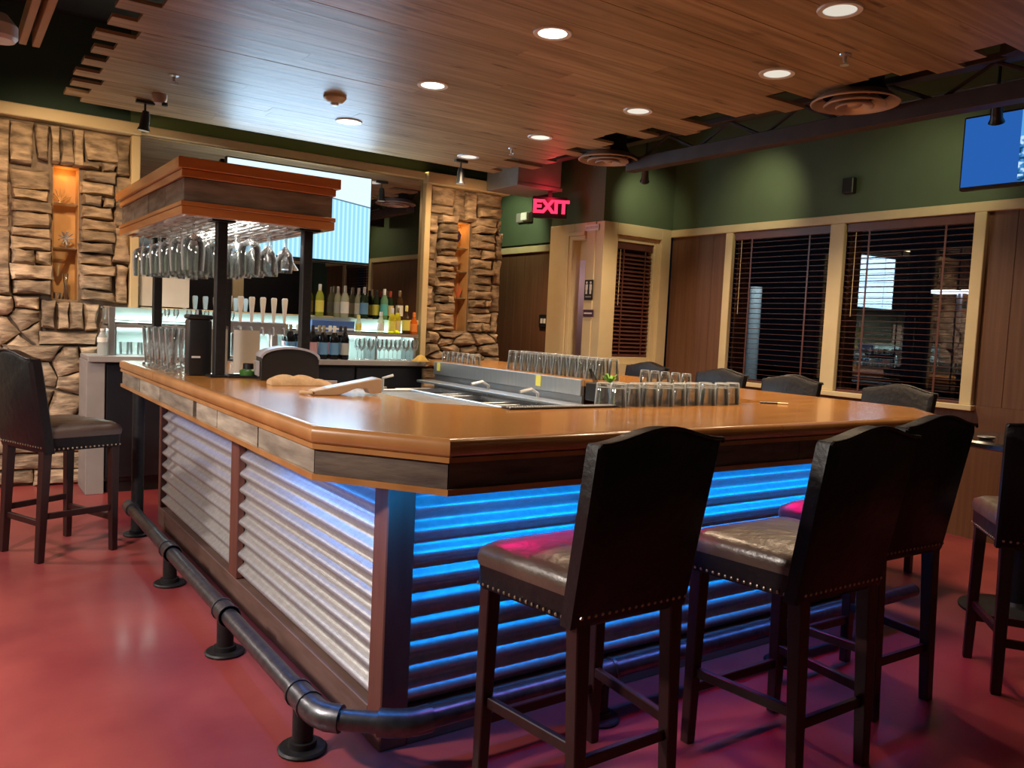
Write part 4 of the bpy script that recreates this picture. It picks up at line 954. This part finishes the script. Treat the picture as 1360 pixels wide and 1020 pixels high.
# pub table
t = thing('pub_table', 'round black pub table at right behind bar stools', 'table', (4.72, 1.98, 0))
MB().lathe([(.0, .885), (.36, .885), (.375, .893), (.375, .915), (.36, .925), (0, .925)], 36).build('table_top', pm('black_table', (.02, .016, .015), .22, c2=(.028, .022, .02), coat=.4), t)
MB().lathe([(.045, .03), (.045, .885)], 16).build('pedestal', M['iron'], t); MB().lathe([(.27, 0), (.27, .012), (.06, .04), (.045, .06)], 28, (0, 0, 0), True).build('foot', M['iron'], t)
for dx, dy, lb in ((-.22, .12, 'small silver dish at left of black pub table'), (.02, -.05, 'small silver dish in middle of black pub table')):
    o = MB().lathe([(.03, 0), (.045, .012), (.043, .016), (.02, .006), (0, .006)], 14, (0, 0, 0), True).build('silver_dish', M['silver']); o.location = (4.72+dx, 1.98+dy, .926); tag(o, lb, 'dish')

# ================================================================== CEILING THINGS
CL = ['by bar corner nearest the camera', 'above middle of left counter', 'near the mirror above the television', 'above tumblers at front right', 'above right counter, second row', 'above right counter, third row', 'nearest the right stone pillar', 'highest at upper right of ceiling']
for i, (x, y, p, s) in enumerate(CANS):
    t = thing('recessed_light', 'round recessed ceiling downlight %s' % CL[i], 'ceiling light', (x, y, CEIL), 0, 'recessed downlights')
    MB().lathe([(.070, .002), (.072, -.006), (.094, -.008), (.098, -.001), (.098, .002)], 32).build('trim_ring', M['white'], t)
    MB().lathe([(0, -.003), (.071, -.003), (.071, .001)], 28).build('lens', emis('lens_glow', (1, .90, .76), s), t)
def vent(label, loc, r):
    t = thing('ceiling_diffuser', label, 'air vent', loc, 0, 'round air diffusers')
    for r0, r1, z in ((1, .74, 0), (.70, .47, -.012), (.43, .22, -.022)):
        MB().lathe([(r*r1, .045+z), (r*(r1+.04), .03+z), (r*(r0-.03), -.004+z), (r*r0, 0+z), (r*r0, .006+z), (r*(r1+.03), .05+z)], 40).build('cone', M['ringmetal'], t)
    MB().lathe([(0, -.02), (r*.12, -.018), (r*.17, -.006), (r*.1, .02), (0, .02)], 24).build('centre_button', M['ringmetal'], t)
    for a in range(3): MB().bar((0, 0, .02), (r*.9*math.cos(a*2.1), r*.9*math.sin(a*2.1), .02), .012, .004).build('spoke', M['ringmetal'], t)
    MB().lathe([(r*.75, .045), (r*.6, .12), (r*.6, .8)], 24).build('duct', M['deck'], t)
vent('round bronze air diffuser at upper right near the joist', (4.43, 2.97, 2.80), .25); vent('round bronze air diffuser above restroom corner', (4.53, 5.28, 2.80), .245)
# steel joist
t = thing('bar_joist', 'dark steel joist below the ceiling along right wall', 'joist', (4.75, 2.5, 0))
B(-.05, .05, -2.6, 3.9, 2.96, 3.0).build('top_chord', M['steelbeam'], t, .003); B(-.05, .05, -2.6, 2.75, 2.73, 2.83).build('bottom_chord', M['steelbeam'], t, .003)
for i in range(9):
    yy = -2.3+i*.62
    MB().tube([(0, yy, 2.83), (0, yy+.28, 2.965)], .012, 6).build('web_rod', M['steelbeam'], t); MB().tube([(0, yy+.28, 2.965), (0, yy+.56, 2.83)], .012, 6).build('web_rod', M['steelbeam'], t)
t = thing('conduit', 'thin pale conduit running behind the steel joist', 'pipe', (5.1, 2.4, 2.95)); MB().tube([(0, -1, 0), (0, 1.2, 0)], .012, 8).build('pipe', M['silver'], t)
t = thing('roof_beam', 'dark diagonal roof beam at upper right corner', 'beam', (5.2, 1.6, 3.05)); MB().bar((-.6, .6, 0), (.9, 0, 0), .12, .2).build('beam', M['steelbeam'], t)
t = thing('stud_pair', 'pair of pale wooden studs hung at upper left', 'studs', (.44, 5.2, 3.0))
ws = pm('pale_stud', (.42, .26, .13), .7, c2=(.5, .32, .17), scale=(20, 2, 20))
for dx in (-.035, .035): B(dx-.02, dx+.02, -1.4, .72, -.05, .05).build('stud', ws, t, .003)
t = thing('ceiling_speaker', 'white round fixture at upper left edge', 'ceiling fixture', (.25, 5.40, 2.81)); MB().lathe([(0, 0), (.085, .0), (.10, .02), (.10, .08), (.05, .14), (0, .14)], 24).build('shade', M['white'], t); MB().tube([(0, 0, .14), (0, 0, .74)], .008, 6).build('stem', M['white'], t)
def track(label, loc, tgt, mat='black', lit=0):
    t = thing('track_spot', label, 'spotlight', loc, 0, 'track spotlights')
    B(-.06, .06, -.02, .02, -.02, 0).build('track', M[mat], t); MB().tube([(0, 0, -.02), (0, 0, -.09)], .008, 8).build('stem', M[mat], t)
    if loc[2] > CEIL: MB().tube([(0, 0, 0), (0, 0, 3.6-loc[2])], .01, 8).build('hanger', M[mat], t)
    d = (Vector(tgt)-Vector(loc)).normalized(); c = Vector((0, 0, -.13))
    MB().tube([c-d*.06, c-d*.03, c+d*.05, c+d*.075], .03, 16, True, [.022, .03, .034, .045]).build('shade', M[mat], t)
    MB().tube([c+d*.0752, c+d*.077], .038, 16).build('lens', emis('spot_lens', (1, .85, .6), lit or .25), t)
track('black track spotlight left of the stone pillar top', (1.175, 6.34, CEIL-.005), (1.10, 6.42, 2.0)); track('black track spotlight above right stone pillar', (3.80, 6.42, CEIL-.005), (3.8, 6.44, 1.5))
track('track spotlight shining above blue television', (5.05, 2.46, 2.915), (5.3, 2.55, 2.55), 'black', 12); track('small spotlight above restroom window', (5.35, 5.7, 2.98), (5.7, 6.1, 2.5), 'black', 3)
t = thing('camera_dome', 'brownish ceiling sensor beside left track spotlight', 'sensor', (1.22, 6.10, CEIL)); MB().lathe([(.05, 0), (.05, -.03), (.035, -.06)], 16, (0, 0, 0), True, True).build('housing', M['ringmetal'], t); MB().lathe([(.02, -.055), (.02, -.075), (0, -.08)], 12, (.03, -.02, 0)).build('eye', M['black'], t)
t = thing('smoke_detector', 'cream smoke detector on plank ceiling', 'smoke detector', (2.133, 5.264, CEIL)); MB().lathe([(.075, 0), (.075, -.015), (.05, -.04), (.03, -.045)], 24, (0, 0, 0), True, True).build('base', M['cream'], t); MB().lathe([(.028, -.045), (.022, -.06), (0, -.062)], 16).build('sensor_cap', M['white'], t)
for x, y_, lb in ((1.19, 5.54, 'sprinkler head on plank ceiling at left'), (3.764, 2.6, 'sprinkler head on plank ceiling at upper right'), (3.85, 5.7, 'sprinkler head on plank ceiling near right pillar')):
    t = thing('sprinkler_head', lb, 'sprinkler', (x, y_, CEIL)); MB().lathe([(.03, 0), (.028, -.006), (.01, -.012), (.008, -.04)], 14, (0, 0, 0), True, True).build('escutcheon', M['silver'], t); MB().lathe([(.022, -.052), (.022, -.055), (0, -.055)], 12, (0, 0, 0), True).build('deflector', M['silver'], t)
    MB().tube([(.012, 0, -.035), (.016, 0, -.045), (.01, 0, -.054)], .003, 5).build('frame', M['silver'], t)

# ================================================================== WALL FITTINGS
def text(body, parent, loc, size, mat, rot, ex=.002, off=0):
    c = bpy.data.curves.new('lettering', 'FONT'); c.body = body; c.size = size; c.extrude = ex; c.align_x = 'CENTER'; c.align_y = 'CENTER'
    c.offset = off
    tmp = bpy.data.objects.new('lettering_curve', c); COL.objects.link(tmp); dg = bpy.context.evaluated_depsgraph_get()
    me = bpy.data.meshes.new_from_object(tmp.evaluated_get(dg)); bpy.data.objects.remove(tmp); bpy.data.curves.remove(c)
    me.materials.clear(); me.materials.append(mat); o = link('lettering', me, parent, None, loc); o.rotation_euler = rot; return o
t = thing('exit_sign', 'black EXIT sign with glowing red letters', 'exit sign', (4.905, 6.55, 2.575), -.55)
B(-.17, .17, 0, .05, -.105, .105).build('housing', M['black'], t, .006); text('EXIT', t, (.01, -.003, 0), .172, M['red'], (PI/2, 0, 0), .002, .008)
B(-.02, .02, .015, .035, .105, .162).build('hanger', M['black'], t)
t = thing('emergency_light', 'grey emergency lamp on green wall left of EXIT sign', 'emergency light', (6.16, 8.78, 2.80), 0)
B(0, .06, -.13, .17, -.06, .06).build('box', M['grey'], t, .008); B(-.05, .0, -.13, .0, -.05, .05).build('lamp_head', M['white'], t, .008)
t = thing('duct_box', 'grey duct box hanging above EXIT sign', 'duct', (4.75, 6.75, 2.74))
B(-.24, .28, -.2, .35, .0, .32).build('casing', M['grey'], t, .006); B(-.25, .29, -.21, -.2, .0, .03).build('flange', M['grey'], t)
t = thing('steel_column', 'black steel hanger post beside right stone pillar', 'post', (4.66, 7.03, 2.80)); B(-.035, .035, -.035, .035, 0, .8).build('post', M['iron'], t, .003); B(-.06, .06, -.06, .06, -.01, 0).build('foot_plate', M['iron'], t)
t = thing('wall_speaker', 'small black speaker on green wall between windows', 'speaker', (6.19, 4.145, 2.69)); B(-.03, .03, -.05, .05, -.065, .065).build('cabinet', M['black'], t, .006); B(-.033, -.030, -.042, .042, -.055, .055).build('grille', M['deck'], t)
t = thing('light_switch', 'switch plate on brown panel left of doorway', 'switch', (6.20, 8.30, 1.48)); B(0, .012, -.09, .09, -.08, .08).build('plate', M['black'], t, .003); B(-.006, 0, -.05, -.01, -.03, .03).build('toggle', M['paper'], t); B(-.006, 0, .01, .05, -.03, .03).build('toggle', M['paper'], t)
t = thing('restroom_sign', 'black restroom sign with white figures beside doorway', 'sign', (XB-.012, 6.32, 1.79)); B(-.006, 0, -.065, .065, -.10, .10).build('plate', M['black'], t, .002)
for dy in (.03, -.03):
    f = MB(); f.lathe([(.012, -.001), (.012, .001)], 10, m=Matrix.Translation((-.008, dy, .072)) @ Matrix.Rotation(PI/2, 4, 'Y'))
    f.v += []; f.box(-.009, -.006, dy-.016, dy+.016, .0, .055); f.box(-.009, -.006, dy-.012, dy-.003, -.04, .0); f.box(-.009, -.006, dy+.003, dy+.012, -.04, .0); f.lathe([(0, -.001), (.012, -.001), (.012, .001), (0, .001)], 10, m=Matrix.Translation((-.008, dy, .072)) @ Matrix.Rotation(PI/2, 4, 'Y'))
    f.build('figure', M['paper'], t)
B(-.009, -.006, -.04, .04, -.075, -.06).build('braille_strip', M['grey'], t)
t = thing('door_plaque', 'small dark plaque below restroom sign', 'sign', (XB-.012, 6.31, 1.56)); B(-.006, 0, -.075, .075, -.035, .035).build('plate', pm('purple_plate', (.06, .03, .07), .4), t); B(-.008, -.006, -.06, .06, -.008, .008).build('white_line', M['paper'], t)
t = thing('name_plate', 'white name plate at top corner of doorway trim', 'sign', (XB-.012, 6.32, 2.40)); B(-.006, 0, -.10, .10, -.03, .03).build('plate', M['paper'], t); text('RESTROOM', t, (-.007, 0, 0), .034, M['grey'], (PI/2, 0, -PI/2), .0005)

# ================================================================== OUTSIDE
struct(B(6.5, 40, -20, 40, -.25, -.2).build('ground', M['asphalt']))
t = thing('lot_lamp', 'parking lot lamp on tall pole outside right window', 'street lamp', (18, 9.2, -.2))
MB().tube([(0, 0, 0), (0, 0, 2.75)], .06, 8).build('pole', M['silver'], t)
for dy in (-.35, .3): B(-.15, .15, dy-.25, dy+.25, 2.75, 2.82).build('lamp_head', M['lotlight'], t)
t = thing('added_column', 'pale column added outside the left hand window', 'column', (12, 9.75, -.2))  # column added for the bluish upright in the window
MB().lathe([(.16, 0), (.16, .15), (.12, .17), (.11, 2.35), (.11, 2.5)], 16, (0, 0, 0), True, True).build('shaft', M['white'], t)
